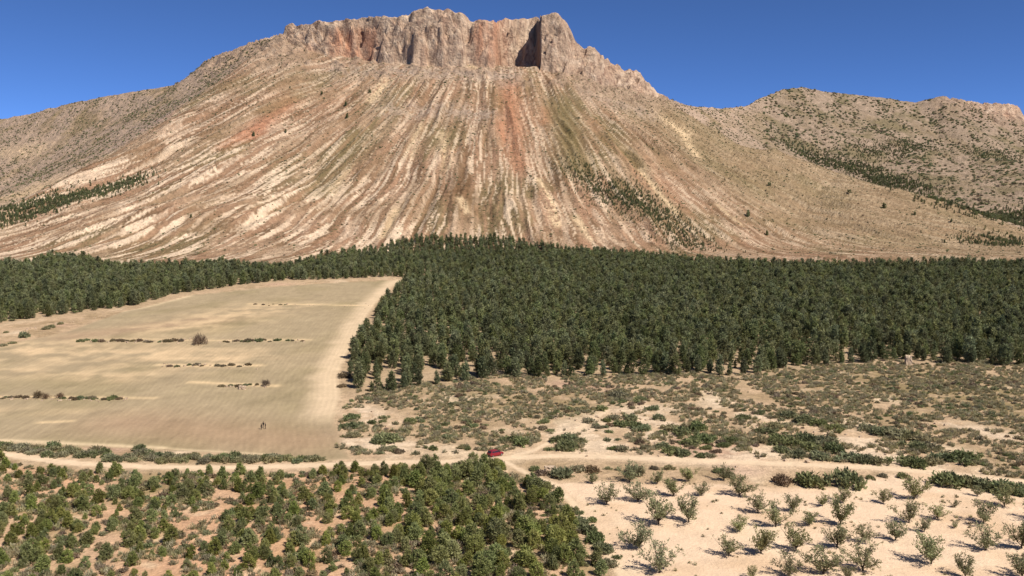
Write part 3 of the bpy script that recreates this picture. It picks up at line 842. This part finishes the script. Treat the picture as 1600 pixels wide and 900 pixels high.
msc = np.clip(0.58 + 0.25 * RNG.randn(len(mx_)), 0.25, 1.6) * np.where(back, 1.75, 1.0) * np.where(terrain(mx_, my_, True)['fanw'] > 0.5, 0.72, 1.0)
scatter('mountain_scrub', np.stack([mx_, my_, terrain(mx_, my_) - 0.1], 1), msc, RNG.choice([0, 0, 0, 1, 1, 2], len(mx_)), MSH, 'small dark bushes speckled over the mountain slopes', 'scrub')

# ------------------------------------------------------------------ young pine plantation below the road
yx, yy = jitter_grid(YOUNG, 3.3, 3.2, 0.28, 0.35, 21)
yp = project(yx, yy, terrain(yx, yy))
m = (yp[0] > -30) & (yp[0] < 1000) & (yp[1] < 922)
yx, yy, ypx, ypy = yx[m], yy[m], yp[0][m], yp[1][m]
dn = fbm(yx / 13, yy / 10, 97, 3)
thr = -0.18 - 0.42 * smooth(480, 760, ypx) + 0.1 * smooth(820, 900, ypy) * smooth(420, 300, ypx)
m = (dn > thr) & (RNG.rand(len(yx)) > 0.08)
yx, yy, ypx = yx[m], yy[m], ypx[m]
ys = RNG.uniform(0.55, 1.0, len(yx)) * np.where(ypx > 640, 1.0, 0.78)
ys = np.where(RNG.rand(len(yx)) < 0.25, ys * 0.66, ys)
order = np.argsort(-(ys / yy))
for i in order[:292]:
    if ys[i] < 0.46: lab, gr = 'small young pine in the plantation below the dirt road', 'small young pines'
    elif ypx[i] > 620: lab, gr = 'bushy young pine in the dense stand beside the almond orchard', 'young pines by the orchard'
    else: lab, gr = 'young pine in the open plantation on reddish soil below the dirt road', 'young pines below the road'
    tree('young_pine', YPINES[RNG.randint(4)], (yx[i], yy[i], gz(yx[i], yy[i]) - 0.08), RNG.rand() * 6.28, sc(ys[i], 0.14), lab, 'pine tree', gr)
rest = order[292:]
YJ = [joined(t_, c_, 'pine_sapling', (M_BARK, M_YPINE)) for t_, c_ in YPINES]
if len(rest):
    scatter('pine_saplings', np.stack([yx[rest], yy[rest], terrain(yx[rest], yy[rest]) - 0.08], 1), ys[rest], RNG.randint(0, 4, len(rest)), YJ, 'small pine saplings scattered through the young plantation', 'saplings')
for px, py, k in ((757, 733, 0.85), (779, 738, 0.8), (768, 741, 0.85)):
    p = hit(px, py)
    tree('young_pine', YPINES[RNG.randint(4)], (p[0], p[1], p[2] - 0.08), RNG.rand() * 6.28, sc(k, 0.1), 'bushy young pine right beside the parked red car', 'pine tree', 'young pines by the car')
print('young', len(yx))
# dark bushes between plantation and orchard
for px, py, k in ((905, 818, 1.3), (918, 832, 1.5), (930, 846, 1.5), (942, 862, 1.4), (895, 800, 1.1), (950, 885, 1.2), (838, 757, 1.3), (852, 763, 1.2), (868, 775, .9), (905, 803, .7), (965, 872, .6), (925, 815, .8)):
    p = hit(px, py)
    bush('shrub', SHRUBS[random.choice((1, 4, 0))], (p[0], p[1], p[2] - 0.05), random.uniform(0, 6.28), sc(k), 'grey green bush on the bank between young pines and sandy orchard', 'shrub', 'bushes on the orchard bank')

# ------------------------------------------------------------------ almond orchard
AL = [(948, 788, 1.0), (997, 784, 1.0), (1029, 819, 1.25), (1052, 775, .85), (1076, 816, 1.1), (999, 857, 1.15), (1031, 895, 1.2), (1096, 775, .7), (984, 753, .9), (1075, 752, .8),
      (1131, 751, .8), (1155, 775, 1.1), (1184, 801, .95), (1155, 831, .75), (1139, 868, .85), (1189, 865, 1.1), (1212, 823, 1.1), (1239, 799, .8), (1285, 791, .6), (1265, 821, .75),
      (1244, 860, 1.05), (1308, 855, 1.05), (1313, 820, 1.15), (1317, 785, .8), (1351, 847, .8), (1287, 897, 1.2), (1348, 892, 1.15), (1380, 787, .65), (1420, 817, 1.0), (1428, 780, 1.1),
      (1465, 811, .8), (1399, 844, .85), (1444, 831, .6), (1455, 881, 1.15), (1492, 793, .4), (1537, 817, 1.0), (1540, 860, 1.1), (1492, 825, .35), (1569, 791, .9), (1596, 857, 1.1),
      (1508, 903, .9), (1597, 903, .9), (1233, 901, .9), (1527, 775, .5), (1027, 756, .7), (925, 756, .5), (1175, 905, .5), (1325, 905, .5), (1620, 812, 1.0), (1635, 885, 1.0)]
for i, (px, py, k) in enumerate(AL):
    p = hit(px, py)
    if k < 0.7: lab, gr = 'small thin almond tree on pale sandy orchard soil', 'small almond trees'
    elif k < 1.0: lab, gr = 'medium sparse almond tree on pale sandy orchard soil', 'medium almond trees'
    else: lab, gr = 'large spreading almond tree on pale sandy orchard soil', 'large almond trees'
    tree('almond_tree', ALMONDS[i % 6], (p[0], p[1], p[2] - 0.02), random.uniform(0, 6.28), sc(k * 1.0, 0.1), lab, 'almond tree', gr)

# ------------------------------------------------------------------ bushes beside road, field and orchard placed from the photo
def rowbush(pts, meshes, label, group, name='shrub', flat=1.0):
    for px, py, k in pts:
        p = hit(px, py); s_ = sc(k)
        bush(name, random.choice(meshes), (p[0], p[1], p[2] - 0.05), random.uniform(0, 6.28), (s_[0], s_[1], s_[2] * flat), label, 'shrub', group)
rowbush([(877, 745, 1.8), (904, 735, 1.3), (925, 738, 1.5), (992, 741, 2.0), (1045, 733, 1.0), (1022, 733, .8), (950, 733, .6), (965, 735, .5), (835, 735, 1.0), (845, 742, 1.2), (1122, 738, 1.0), (1140, 745, 1.1)],
        [SHRUBS[0], SHRUBS[4], SHRUBS[3]], 'rounded bush between the dirt road and the sandy orchard', 'bushes above the orchard')
rowbush([(1223, 755, 1.7)], [SHRUBS[3]], 'round reddish brown bush at the top of the orchard', 'bushes above the orchard')
rowbush([(1265, 757, 2.6)], [SHRUBS[4]], 'wide grey green bush at the top of the orchard beside the round brown one', 'bushes above the orchard')
rowbush([(1319, 759, 2.3)], [SHRUBS[1]], 'tall feathery bush at the top of the orchard', 'bushes above the orchard', flat=1.6)
rowbush([(1480, 757, 2.6), (1515, 757, 2.0), (1545, 765, 2.2), (1570, 770, 2.4), (1592, 772, 2.2), (1410, 746, 1.0), (1380, 745, .9), (1360, 748, .8)],
        [SHRUBS[1], SHRUBS[4], SHRUBS[2]], 'dark bush in the belt between scrubland and the far end of the orchard', 'bushes behind the orchard')
# strip of low scrub between field and road
hl = []
for x in range(-12, 500, 11):
    for q in range(2 if x < 440 else 1):
        top_ = np.interp(x, [0, 90, 250, 500], [697, 703, 710, 717]); bot = np.interp(x, [0, 90, 250, 500], [703, 716, 724, 722])
        hl.append((x + random.uniform(-4, 4), random.uniform(top_, bot), random.uniform(0.95, 1.4)))
rowbush(hl, [SHRUBS[0], SHRUBS[1], SHRUBS[5], SHRUBS[2]], 'low grey brown bush in the scrub strip between ploughed field and dirt road', 'bushes along the road edge')
rowbush([(84, 700, 1.5), (218, 704, 1.3)], [SHRUBS[4]], 'taller green bush rising above the roadside scrub strip', 'taller roadside bushes')
# bushes on the terrace banks in the field
def bank(x0, x1, y0, y1, n, lab, gr, smin=.35, smax_=.8, meshes=None):
    L_ = []
    for i in range(n):
        t = (i + random.uniform(0.1, 0.9)) / n
        L_.append((x0 + (x1 - x0) * t, y0 + (y1 - y0) * t + random.uniform(-1.5, 1.5), random.uniform(smin, smax_)))
    rowbush(L_, meshes or [SHRUBS[3], SHRUBS[3], SHRUBS[1]], lab, gr)
bank(118, 285, 533, 534, 16, 'small brown bush on the long terrace bank below the reddish soil', 'bushes on the long terrace bank', .65, 1.35)
bank(342, 475, 534, 533, 12, 'small brown bush on the terrace bank past the big dry bush', 'bushes past the big dry bush', .6, 1.4)
bank(255, 400, 572, 572, 10, 'small brown bush on the middle terrace bank', 'bushes on the middle terrace bank', .45, 1.0)
bank(343, 410, 605, 602, 6, 'small brown bush on the short stony bank', 'bushes on the short stony bank', .55, 1.0)
bank(0, 45, 622, 622, 6, 'small brown bush at the field end of the lowest terrace bank', 'bushes on the lowest terrace bank', .4, .8)
bank(95, 195, 624, 624, 10, 'small brown bush along the lowest terrace bank', 'bushes on the lowest terrace bank', .55, 1.05)
bank(395, 450, 477, 477, 6, 'tiny bush on the pale upper bank of the field', 'bushes on the upper bank', .4, .8)
rowbush([(312, 538, 2.6)], [DRYBUSH[0]], 'big dry brown bush standing on the long terrace bank', 'big dry bushes', 'dry_bush')
rowbush([(415, 603, 1.25)], [DRYBUSH[1]], 'upright dry bush at the end of the short stony bank', 'big dry bushes', 'dry_bush')
rowbush([(60, 622, 1.3), (72, 623, 1.0), (94, 622, 1.0)], [DRYBUSH[0], DRYBUSH[1]], 'upright dry bush on the lowest terrace bank', 'dry bushes on the lowest bank', 'dry_bush')
rowbush([(38, 527, 2.2)], [SHRUBS[4]], 'round dark bush between the pine forest and the upper field corner', 'bushes above the field')
rowbush([(80, 512, 1.4), (72, 515, 1.2), (95, 507, 1.1), (10, 520, .9), (20, 537, 1.0), (5, 541, 1.0)], [SHRUBS[0], SHRUBS[5]], 'grey scrub bush in the rough strip between forest and field', 'bushes in the rough strip')
rowbush([(538, 590, 1.6), (534, 605, 1.1)], [SHRUBS[3]], 'reddish brown bush beside the field track at the forest corner', 'bushes at the forest corner')

# ------------------------------------------------------------------ scrubland between forest and road
SCRUB = hits([(525, 700), (535, 640), (560, 610), (640, 602), (760, 586), (1000, 584), (1160, 586), (1300, 567), (1420, 559), (1620, 570), (1960, 576), (1960, 790), (1620, 752), (1450, 730), (1300, 722), (1050, 713), (880, 705), (780, 705), (640, 712), (560, 712)])
HAND = [(548, 655, 1.5), (550, 668, 1.6), (553, 682, 1.3), (605, 690, 2.2), (590, 692, 1.3), (622, 688, 1.2), (555, 702, .8), (568, 705, .7), (640, 660, 1.2), (800, 690, 1.6), (815, 694, 1.7), (830, 690, 1.4), (787, 688, .9),
        (885, 700, 1.9), (890, 688, 1.6), (905, 692, 1.2), (870, 690, 1.3), (972, 704, 1.3), (960, 702, .9), (1050, 708, 1.5), (1065, 711, 1.4), (1035, 700, 1.3), (1095, 714, .9), (1110, 714, .9),
        (1070, 680, 2.1), (1090, 672, 2.0), (1050, 672, 1.6), (1100, 690, 1.8), (1080, 695, 1.6), (1030, 655, 1.4), (1140, 690, 1.3), (990, 668, 1.8), (970, 665, 1.6), (985, 655, 1.5), (1005, 672, 1.4), (960, 655, 1.2), (1035, 678, 1.1),
        (1215, 690, 1.8), (1235, 695, 1.9), (1255, 690, 2.0), (1270, 702, 2.0), (1290, 695, 2.1), (1305, 706, 2.0), (1245, 712, 1.7), (1225, 706, 1.6), (1280, 716, 1.7), (1200, 676, 1.6), (1190, 690, 1.5), (1210, 668, 1.4),
        (1255, 660, 1.8), (1280, 665, 1.7), (1305, 672, 1.6), (1230, 652, 1.6), (1330, 720, 1.8), (1350, 722, 1.7), (1370, 724, 1.6), (1400, 682, 2.0), (1420, 685, 2.1), (1375, 678, 1.8), (1440, 690, 1.8), (1355, 672, 1.7), (1415, 725, 2.0), (1435, 728, 1.9), (1455, 725, 1.5),
        (1480, 718, 1.8), (1500, 720, 2.0), (1515, 716, 1.6), (1430, 700, 1.6), (1450, 700, 1.5), (965, 620, 1.8), (970, 612, 1.4), (1160, 655, 1.3), (1020, 640, 1.3), (1000, 625, 1.2), (940, 640, 1.3), (920, 660, 1.3), (850, 660, 1.2), (700, 685, 1.0), (675, 702, .9), (725, 700, 1.0)]
cnt = 0
for px, py, k in HAND:
    p = hit(px, py); s_ = sc(k, 0.15)
    me = SHRUBS[random.choice((1, 1, 4, 4, 0, 2))]
    bush('shrub', me, (p[0], p[1], p[2] - 0.05), random.uniform(0, 6.28), (s_[0] * 1.2, s_[1] * 1.1, s_[2] * 1.0),
         'broad olive brown shrub on pale scrubland between forest and road' if k >= 1.3 else 'small olive brown shrub on pale scrubland between forest and road', 'shrub', 'broad scrubland shrubs' if k >= 1.3 else 'small scrubland shrubs')
sx_, sy_ = jitter_grid(SCRUB, 3.1, 2.9, 0.4, 0.2, 41)
m = (np.abs(sx_ / sy_) < 0.80) & (np.minimum(pdist(sx_, sy_, ROAD1), pdist(sx_, sy_, ROAD2)) > 2.8)
sx_, sy_ = sx_[m], sy_[m]
cl = fbm(sx_ / 13, sy_ / 17, 99, 3)
bare_s = bare_fn(sx_, sy_)
m = cl > -0.07 + 0.30 * bare_s
sx_, sy_, cl = sx_[m], sy_[m], cl[m]
sz_ = np.clip(0.50 + 0.8 * cl + 0.14 * RNG.randn(len(sx_)), 0.22, 1.5)
order = np.argsort(-(sz_ / sy_) * (np.abs(sx_ / sy_) < 0.575))
ind, rest = order[:48], order[48:]
for i in ind:
    big = sz_[i] > 0.85
    me = SHRUBS[RNG.choice([0, 1, 2, 3, 4, 5])]
    s_ = sc(sz_[i], 0.15)
    bush('shrub', me, (sx_[i], sy_[i], gz(sx_[i], sy_[i]) - 0.05), RNG.rand() * 6.28, s_, 'low rounded shrub among the dry grass of the scrubland below the forest', 'shrub', 'rounded shrubs among dry grass')
LSH = [shrub_mesh(600 + i, 1.35, 1.0, 22, 11, 0.5, 0.24, (M_SHRUB, M_GSHRUB, M_BROWN)[i]) for i in range(3)]
scatter('low_scrub', np.stack([sx_[rest], sy_[rest], terrain(sx_[rest], sy_[rest]) - 0.05], 1), sz_[rest], RNG.randint(0, 3, len(rest)), LSH, 'low scrub bushes scattered over the scrubland below the forest', 'scrub')
# dry grass tufts
TUF = [shrub_mesh(620 + i, 0.5, 0.45, 8, 9, 0.34, 0.10, M_TUFT, 'tuft', 0.7, 0.9) for i in range(2)]
def tufts(name, P, n, seed, thr, lab, smin=.5, smax_=1.4):
    rs = np.random.RandomState(seed)
    X = rs.uniform(max(P[:, 0].min(), -200), min(P[:, 0].max(), 330), n * 3); Y = rs.uniform(max(P[:, 1].min(), 120), P[:, 1].max(), n * 3)
    ok = inside(X, Y, P) & (np.abs(X / Y) < 0.80) & (s_road(X, Y) > 2.4)
    ok &= fbm(X / 9, Y / 12, seed, 3) > thr + 0.3 * bare_fn(X, Y)
    X, Y = X[ok][:n], Y[ok][:n]
    scatter(name, np.stack([X, Y, terrain(X, Y) - 0.03], 1), rs.uniform(smin, smax_, len(X)), rs.randint(0, 2, len(X)), TUF, lab, 'grass')
def s_road(X, Y): return np.minimum(np.minimum(pdist(X, Y, ROAD1), pdist(X, Y, ROAD2)), pdist(X, Y, ROAD3))
tufts('dry_grass', SCRUB, 13000, 51, -0.14, 'tufts of dry grass over the scrubland')
tufts('orchard_weeds', ORCH, 260, 53, 0.1, 'small dry weeds scattered over the sandy orchard', .3, .8)
tufts('plantation_grass', YOUNG, 3500, 52, -0.05, 'dry grass tufts between the young pines', .5, 1.5)

ux, uy = jitter_grid(YOUNG, 2.3, 2.2, 0.4, 0.6, 61)
m = (np.abs(ux / uy) < 0.62) & (uy > 125) & (fbm(ux / 10, uy / 9, 98, 3) > -0.02) & (s_road(ux, uy) > 2.6)
ux, uy = ux[m], uy[m]
scatter('plantation_scrub', np.stack([ux, uy, terrain(ux, uy) - 0.05], 1), RNG.uniform(0.3, 0.85, len(ux)), RNG.randint(0, 3, len(ux)), LSH, 'low scrub growing between the young pines', 'scrub')

# ------------------------------------------------------------------ stones
M_STONE = plain_mat('pale_stone', tuple(lin(192, 168, 142)), 0.95, 0.1, 0, 1.2, 0.2)
def stone_mesh(seed, sx__, sy__, sz__, cuts=2, amp=0.18, name='boulder'):
    rs = np.random.RandomState(seed)
    bm = bmesh.new(); bmesh.ops.create_cube(bm, size=1.0)
    bmesh.ops.subdivide_edges(bm, edges=bm.edges[:], cuts=cuts, use_grid_fill=True)
    for v in bm.verts:
        c = np.array(v.co); n_ = c / (np.linalg.norm(c) + 1e-9)
        c = c * 0.72 + n_ * 0.5 * 0.28 + rs.normal(size=3) * amp * 0.3
        if c[2] > 0: c[:2] *= 0.93
        v.co = (c[0] * sx__, c[1] * sy__, (c[2] + 0.44) * sz__)
    me = bpy.data.meshes.new(name); bm.to_mesh(me); bm.free(); me.materials.append(M_STONE)
    return me
p = hit(1419, 571)
o = link(bpy.data.objects.new('boulder', stone_mesh(1, 2.5, 2.0, 4.3, 3))); o.location = (p[0], p[1], p[2] - 0.2)
tag(o, 'tall pale block of rock standing upright at the pine forest edge', 'boulder')
p = hit(379, 608)
o = link(bpy.data.objects.new('boulder', stone_mesh(2, 2.4, 1.6, 1.3, 3, 0.25))); o.location = (p[0], p[1], p[2] - 0.15)
tag(o, 'pale boulder on the short stony bank in the field', 'boulder')
p = hit(860, 737)
o = link(bpy.data.objects.new('boulder', stone_mesh(3, 2.6, 1.8, 1.5, 3, 0.25))); o.location = (p[0], p[1], p[2] - 0.15)
tag(o, 'pale boulder among bushes between the dirt road and the orchard', 'boulder')
ST = [stone_mesh(10 + i, 1.0, 0.8, 0.6, 1, 0.3, 'stone') for i in range(3)]
sp_ = []
for (x0, y0, x1, y1, n) in ((120, 533, 475, 533, 90), (250, 572, 405, 572, 40), (350, 604, 415, 604, 26), (0, 623, 210, 624, 50), (410, 477, 580, 479, 30), (250, 455, 620, 435, 40), (20, 520, 180, 490, 40), (560, 640, 1500, 700, 160), (700, 640, 1100, 660, 60)):
    for i in range(n):
        t = random.random(); q = hit(x0 + (x1 - x0) * t, y0 + (y1 - y0) * t + random.gauss(0, 2 if n < 100 else 25)); sp_.append(q)
sp_ = np.array(sp_)
scatter('loose_stones', sp_ - np.array([0, 0, .05]), np.clip(0.5 + 0.25 * RNG.randn(len(sp_)), .2, 1.1), RNG.randint(0, 3, len(sp_)), ST, 'loose pale stones along the field banks and over the scrubland', 'stones')

# ------------------------------------------------------------------ red car
M_RED = plain_mat('red_car_paint', (0.22, 0.014, 0.018), 0.28, 0.5, 0.1, 3, 0.06)
M_GLASS = plain_mat('car_glass', (0.02, 0.022, 0.025), 0.08, 0.5, 0, 2, 0.02)
M_RUBBER = plain_mat('tyre_rubber', (0.018, 0.018, 0.018), 0.9, 0.1)
M_ALLOY = plain_mat('wheel_alloy', (0.45, 0.45, 0.46), 0.35, 0.5, 0.8)
M_PLASTIC = plain_mat('black_plastic', (0.03, 0.03, 0.032), 0.7, 0.2)
M_LAMP = plain_mat('lamp_glass', (0.6, 0.6, 0.58), 0.15, 0.5)
M_TAIL = plain_mat('tail_lamp_red', (0.35, 0.01, 0.01), 0.2, 0.5)
def loft(sections, mat, name, parent, loc=(0, 0, 0)):
    """closed rings of equal length lofted into one shell"""
    V_, F_ = [], []
    n = len(sections[0])
    for s_ in sections: V_.extend(s_)
    for i in range(len(sections) - 1):
        for j in range(n):
            a, b = i * n + j, i * n + (j + 1) % n
            F_.append((a, b, b + n, a + n))
    F_.append(tuple(range(n - 1, -1, -1))); F_.append(tuple(range((len(sections) - 1) * n, len(sections) * n)))
    o = link(bpy.data.objects.new(name, mesh_from(name, V_, F_, mat)), parent); o.location = loc
    bv = o.modifiers.new('bevel', 'BEVEL'); bv.width = 0.03; bv.segments = 2; bv.limit_method = 'ANGLE'
    return o
def quadplate(name, pts, th, mat, parent):
    a, b, c = (Vector(p) for p in pts[:3]); nrm = (b - a).cross(c - a).normalized() * th
    n = len(pts); V_ = [tuple(Vector(p)) for p in pts] + [tuple(Vector(p) + nrm) for p in pts]
    F_ = [tuple(range(n - 1, -1, -1)), tuple(range(n, 2 * n))] + [(i, (i + 1) % n, (i + 1) % n + n, i + n) for i in range(n)]
    return link(bpy.data.objects.new(name, mesh_from(name, V_, F_, mat)), parent)
def build_car(loc, rot):
    car = link(bpy.data.objects.new('parked_car', None)); car.location = loc; car.rotation_euler = rot
    tag(car, 'dark red car parked where the dirt road meets the plantation', 'car')
    # body: x forward, stations along the length (x, half width, bottom, shoulder height)
    st = [(-2.05, .70, .42, .86), (-1.98, .80, .30, .98), (-1.3, .86, .22, 1.0), (-.4, .87, .20, .98), (.6, .87, .20, .96), (1.1, .86, .22, .92), (1.75, .80, .26, .82), (2.02, .68, .32, .68)]
    secs = [[(x, -w, b), (x, -w * 1.02, (b + t) / 2), (x, -w * .94, t), (x, w * .94, t), (x, w * 1.02, (b + t) / 2), (x, w, b)] for x, w, b, t in st]
    loft(secs, M_RED, 'body', car)
    cab = [(-1.95, .74, .95, .98), (-1.55, .70, .95, 1.42), (-1.0, .68, .95, 1.50), (0.0, .68, .95, 1.49), (.45, .66, .93, 1.40), (1.15, .70, .90, .94)]
    secs = [[(x, -.80, b), (x, -w, t), (x, w, t), (x, .80, b)] for x, w, b, t in cab]
    loft(secs, M_RED, 'cabin', car)
    quadplate('windscreen', [(1.10, -.66, .99), (1.10, .66, .99), (.50, .60, 1.38), (.50, -.60, 1.38)], 0.02, M_GLASS, car)
    quadplate('rear_window', [(-1.93, .64, 1.02), (-1.93, -.64, 1.02), (-1.60, -.60, 1.38), (-1.60, .60, 1.38)], 0.03, M_GLASS, car)
    for s_ in (-1, 1):
        for x0, x1, x2, x3 in ((-1.50, -.75, -.75, -1.45), (-.65, .35, .35, -.65), (.42, .95, .55, .42)):
            pts = [(x0, s_ * .800, 1.03), (x1, s_ * .800, 1.03), (x2, s_ * .712, 1.38), (x3, s_ * .712, 1.38)]
            quadplate('side_window', pts if s_ < 0 else pts[::-1], 0.025, M_GLASS, car)
        quadplate('headlight', [(1.93, s_ * .45, .62), (1.84, s_ * .70, .62), (1.80, s_ * .70, .76), (1.90, s_ * .45, .74)] if s_ > 0 else [(1.84, s_ * .70, .62), (1.93, s_ * .45, .62), (1.90, s_ * .45, .74), (1.80, s_ * .70, .76)], 0.06, M_LAMP, car)
        quadplate('tail_light', [(-2.04, s_ * .72, .70), (-2.04, s_ * .56, .70), (-2.02, s_ * .56, .92), (-2.02, s_ * .72, .92)] if s_ > 0 else [(-2.04, s_ * .56, .70), (-2.04, s_ * .72, .70), (-2.02, s_ * .72, .92), (-2.02, s_ * .56, .92)], 0.05, M_TAIL, car)
        mir = stone_mesh(60, .14, .20, .13, 1, 0.0, 'mirror'); mir.materials.clear(); mir.materials.append(M_RED)
        o = link(bpy.data.objects.new('wing_mirror', mir), car); o.location = (.72, s_ * .92, .98)
        for x in (-1.28, 1.28):
            w_ = link(bpy.data.objects.new('wheel', None), car); w_.location = (x, s_ * .78, .31)
            V_, F_ = [], []
            prof = [(.19, -.10), (.29, -.10), (.31, -.06), (.31, .06), (.29, .10), (.19, .10)]
            n = 20
            for j in range(n):
                a = 2 * math.pi * j / n
                V_ += [(r_ * math.cos(a), y_, r_ * math.sin(a)) for r_, y_ in prof]
            for j in range(n):
                for i in range(6):
                    F_.append((j * 6 + i, j * 6 + (i + 1) % 6, ((j + 1) % n) * 6 + (i + 1) % 6, ((j + 1) % n) * 6 + i))
            link(bpy.data.objects.new('tyre', mesh_from('tyre', V_, F_, M_RUBBER)), w_)
            V_, F_ = [], []
            tube(V_, F_, [(0, -.085, 0), (0, .085, 0)], [.195, .195], 16); F_.append(tuple(range(15, -1, -1)))
            link(bpy.data.objects.new('rim', mesh_from('rim', V_, F_, M_ALLOY)), w_)
    loft([[(x, -w, .22), (x, -w, .48), (x, w, .48), (x, w, .22)] for x, w in ((-2.10, .66), (-1.95, .80))], M_PLASTIC, 'rear_bumper', car)
    loft([[(x, -w, .24), (x, -w, .50), (x, w, .50), (x, w, .24)] for x, w in ((1.9, .77), (2.09, .62))], M_PLASTIC, 'front_bumper', car)
    return car
p = hit(774, 712)
build_car((p[0], p[1], p[2] + 0.02), (0, 0, math.radians(38)))

# ------------------------------------------------------------------ people standing in the field
M_CLOTH = plain_mat('dark_clothing', (0.016, 0.014, 0.014), 0.9, 0.1)
M_TROUS = plain_mat('dark_trousers', (0.028, 0.024, 0.024), 0.9, 0.1)
M_SKIN = plain_mat('skin', (0.38, 0.22, 0.15), 0.6, 0.3)
M_HAIR = plain_mat('dark_hair', (0.02, 0.014, 0.010), 0.7, 0.2)
def person(loc, rot, h, arms, label, group):
    k = h / 1.75
    J = [((0, 0, .95), .15), ((0, 0, 1.15), .14), ((0, 0.01, 1.36), .165), ((0, 0.01, 1.47), .08), ((0, -.01, 1.54), .058), ((0, -.02, 1.61), .085), ((0, -.015, 1.68), .095), ((0, 0, 1.73), .06)]
    E = [(i, i + 1) for i in range(7)]
    for s_ in (-1, 1):
        b = len(J)
        J += [((s_ * .10, 0, .88), .10), ((s_ * .12, -.01, .50), .065), ((s_ * .13, .02, .10), .045), ((s_ * .135, 0, .03), .04), ((s_ * .15, -.15, .03), .035)]
        E += [(0, b), (b, b + 1), (b + 1, b + 2), (b + 2, b + 3), (b + 3, b + 4)]
        b = len(J)
        if arms == 'front':
            J += [((s_ * .19, .01, 1.40), .065), ((s_ * .25, .02, 1.12), .048), ((s_ * .13, -.20, 1.08), .038), ((s_ * .10, -.26, 1.09), .03)]
        else:
            J += [((s_ * .19, .01, 1.40), .065), ((s_ * .26, .03, 1.12), .048), ((s_ * .27, -.03, .88), .038), ((s_ * .27, -.05, .80), .03)]
        E += [(2, b), (b, b + 1), (b + 1, b + 2), (b + 2, b + 3)]
        hd = Vector(J[-1][0]); hv = (hd - Vector(J[-2][0])).normalized(); sd = Vector((1, 0, 0)) if arms == 'front' else Vector((0, 1, 0))
        hb = len(J) - 1
        for f, ln_ in zip((-.03, -.01, .01, .03), (.075, .085, .08, .065)):
            b = len(J); J += [(tuple(hd + hv * .04 + sd * f), .010), (tuple(hd + hv * (.04 + ln_) + sd * f * 1.2 + Vector((0, -.015, 0))), .008)]
            E += [(hb, b), (b, b + 1)]
        b = len(J); J += [(tuple(hd + sd * -.045 + hv * .02), .011), (tuple(hd + sd * -.06 + hv * .06), .009)]
        E += [(hb, b), (b, b + 1)]
    me = bpy.data.meshes.new('person_skeleton')
    me.from_pydata([tuple(c * k for c in j[0]) for j in J], E, [])
    tmp = bpy.data.objects.new('person_build', me); COL.objects.link(tmp)
    tmp.modifiers.new('skin', 'SKIN'); sb = tmp.modifiers.new('sub', 'SUBSURF'); sb.levels = 1; sb.render_levels = 1
    if not me.skin_vertices: me.attributes.new('skin_vertices', 'FLOAT2', 'POINT')
    for v, j in zip(me.skin_vertices[0].data, J): v.radius = (j[1] * k, j[1] * k)
    me.skin_vertices[0].data[0].use_root = True
    dg = bpy.context.evaluated_depsgraph_get()
    body = bpy.data.meshes.new_from_object(tmp.evaluated_get(dg)); body.name = 'person'
    bpy.data.objects.remove(tmp)
    body.materials.clear()
    for m_ in (M_CLOTH, M_TROUS, M_SKIN): body.materials.append(m_)
    for pl in body.polygons:
        c = pl.center / k
        hand = (abs(c.x) > .22 and c.z < .86) if arms != 'front' else (c.y < -.21 and .95 < c.z < 1.25)
        pl.material_index = 2 if (c.z > 1.50 or hand) else (1 if c.z < .95 else 0)
        pl.use_smooth = True
    o = link(bpy.data.objects.new('person', body)); o.location = loc; o.rotation_euler = (0, 0, rot)
    tag(o, label, 'person', group)
    bm = bmesh.new(); bmesh.ops.create_uvsphere(bm, u_segments=14, v_segments=10, radius=.118 * k)
    bmesh.ops.delete(bm, geom=[v for v in bm.verts if v.co.z < -.01 * k and v.co.y < .02 * k], context='VERTS')
    for v in bm.verts: v.co = (v.co.x * .9, v.co.y * 1.02 + .015 * k, v.co.z * 1.05 + 1.675 * k)
    hm = bpy.data.meshes.new('hair'); bm.to_mesh(hm); bm.free(); hm.materials.append(M_HAIR)
    link(bpy.data.objects.new('hair', hm), o)
    return o
for (px, py, rot, h, arms, lab) in ((408.5, 671, 1.2, 1.68, 'front', 'person in dark clothes in the small group standing on the ploughed field'),
                              (414.8, 670, -1.0, 1.64, 'side', 'person in dark clothes in the small group standing on the ploughed field'),
                              (411.6, 668, 0.2, 1.70, 'side', 'person in dark clothes in the small group standing on the ploughed field')):
    p = hit(px, py)
    person((p[0], p[1], p[2]), rot, h, arms, lab, 'people standing in the field')
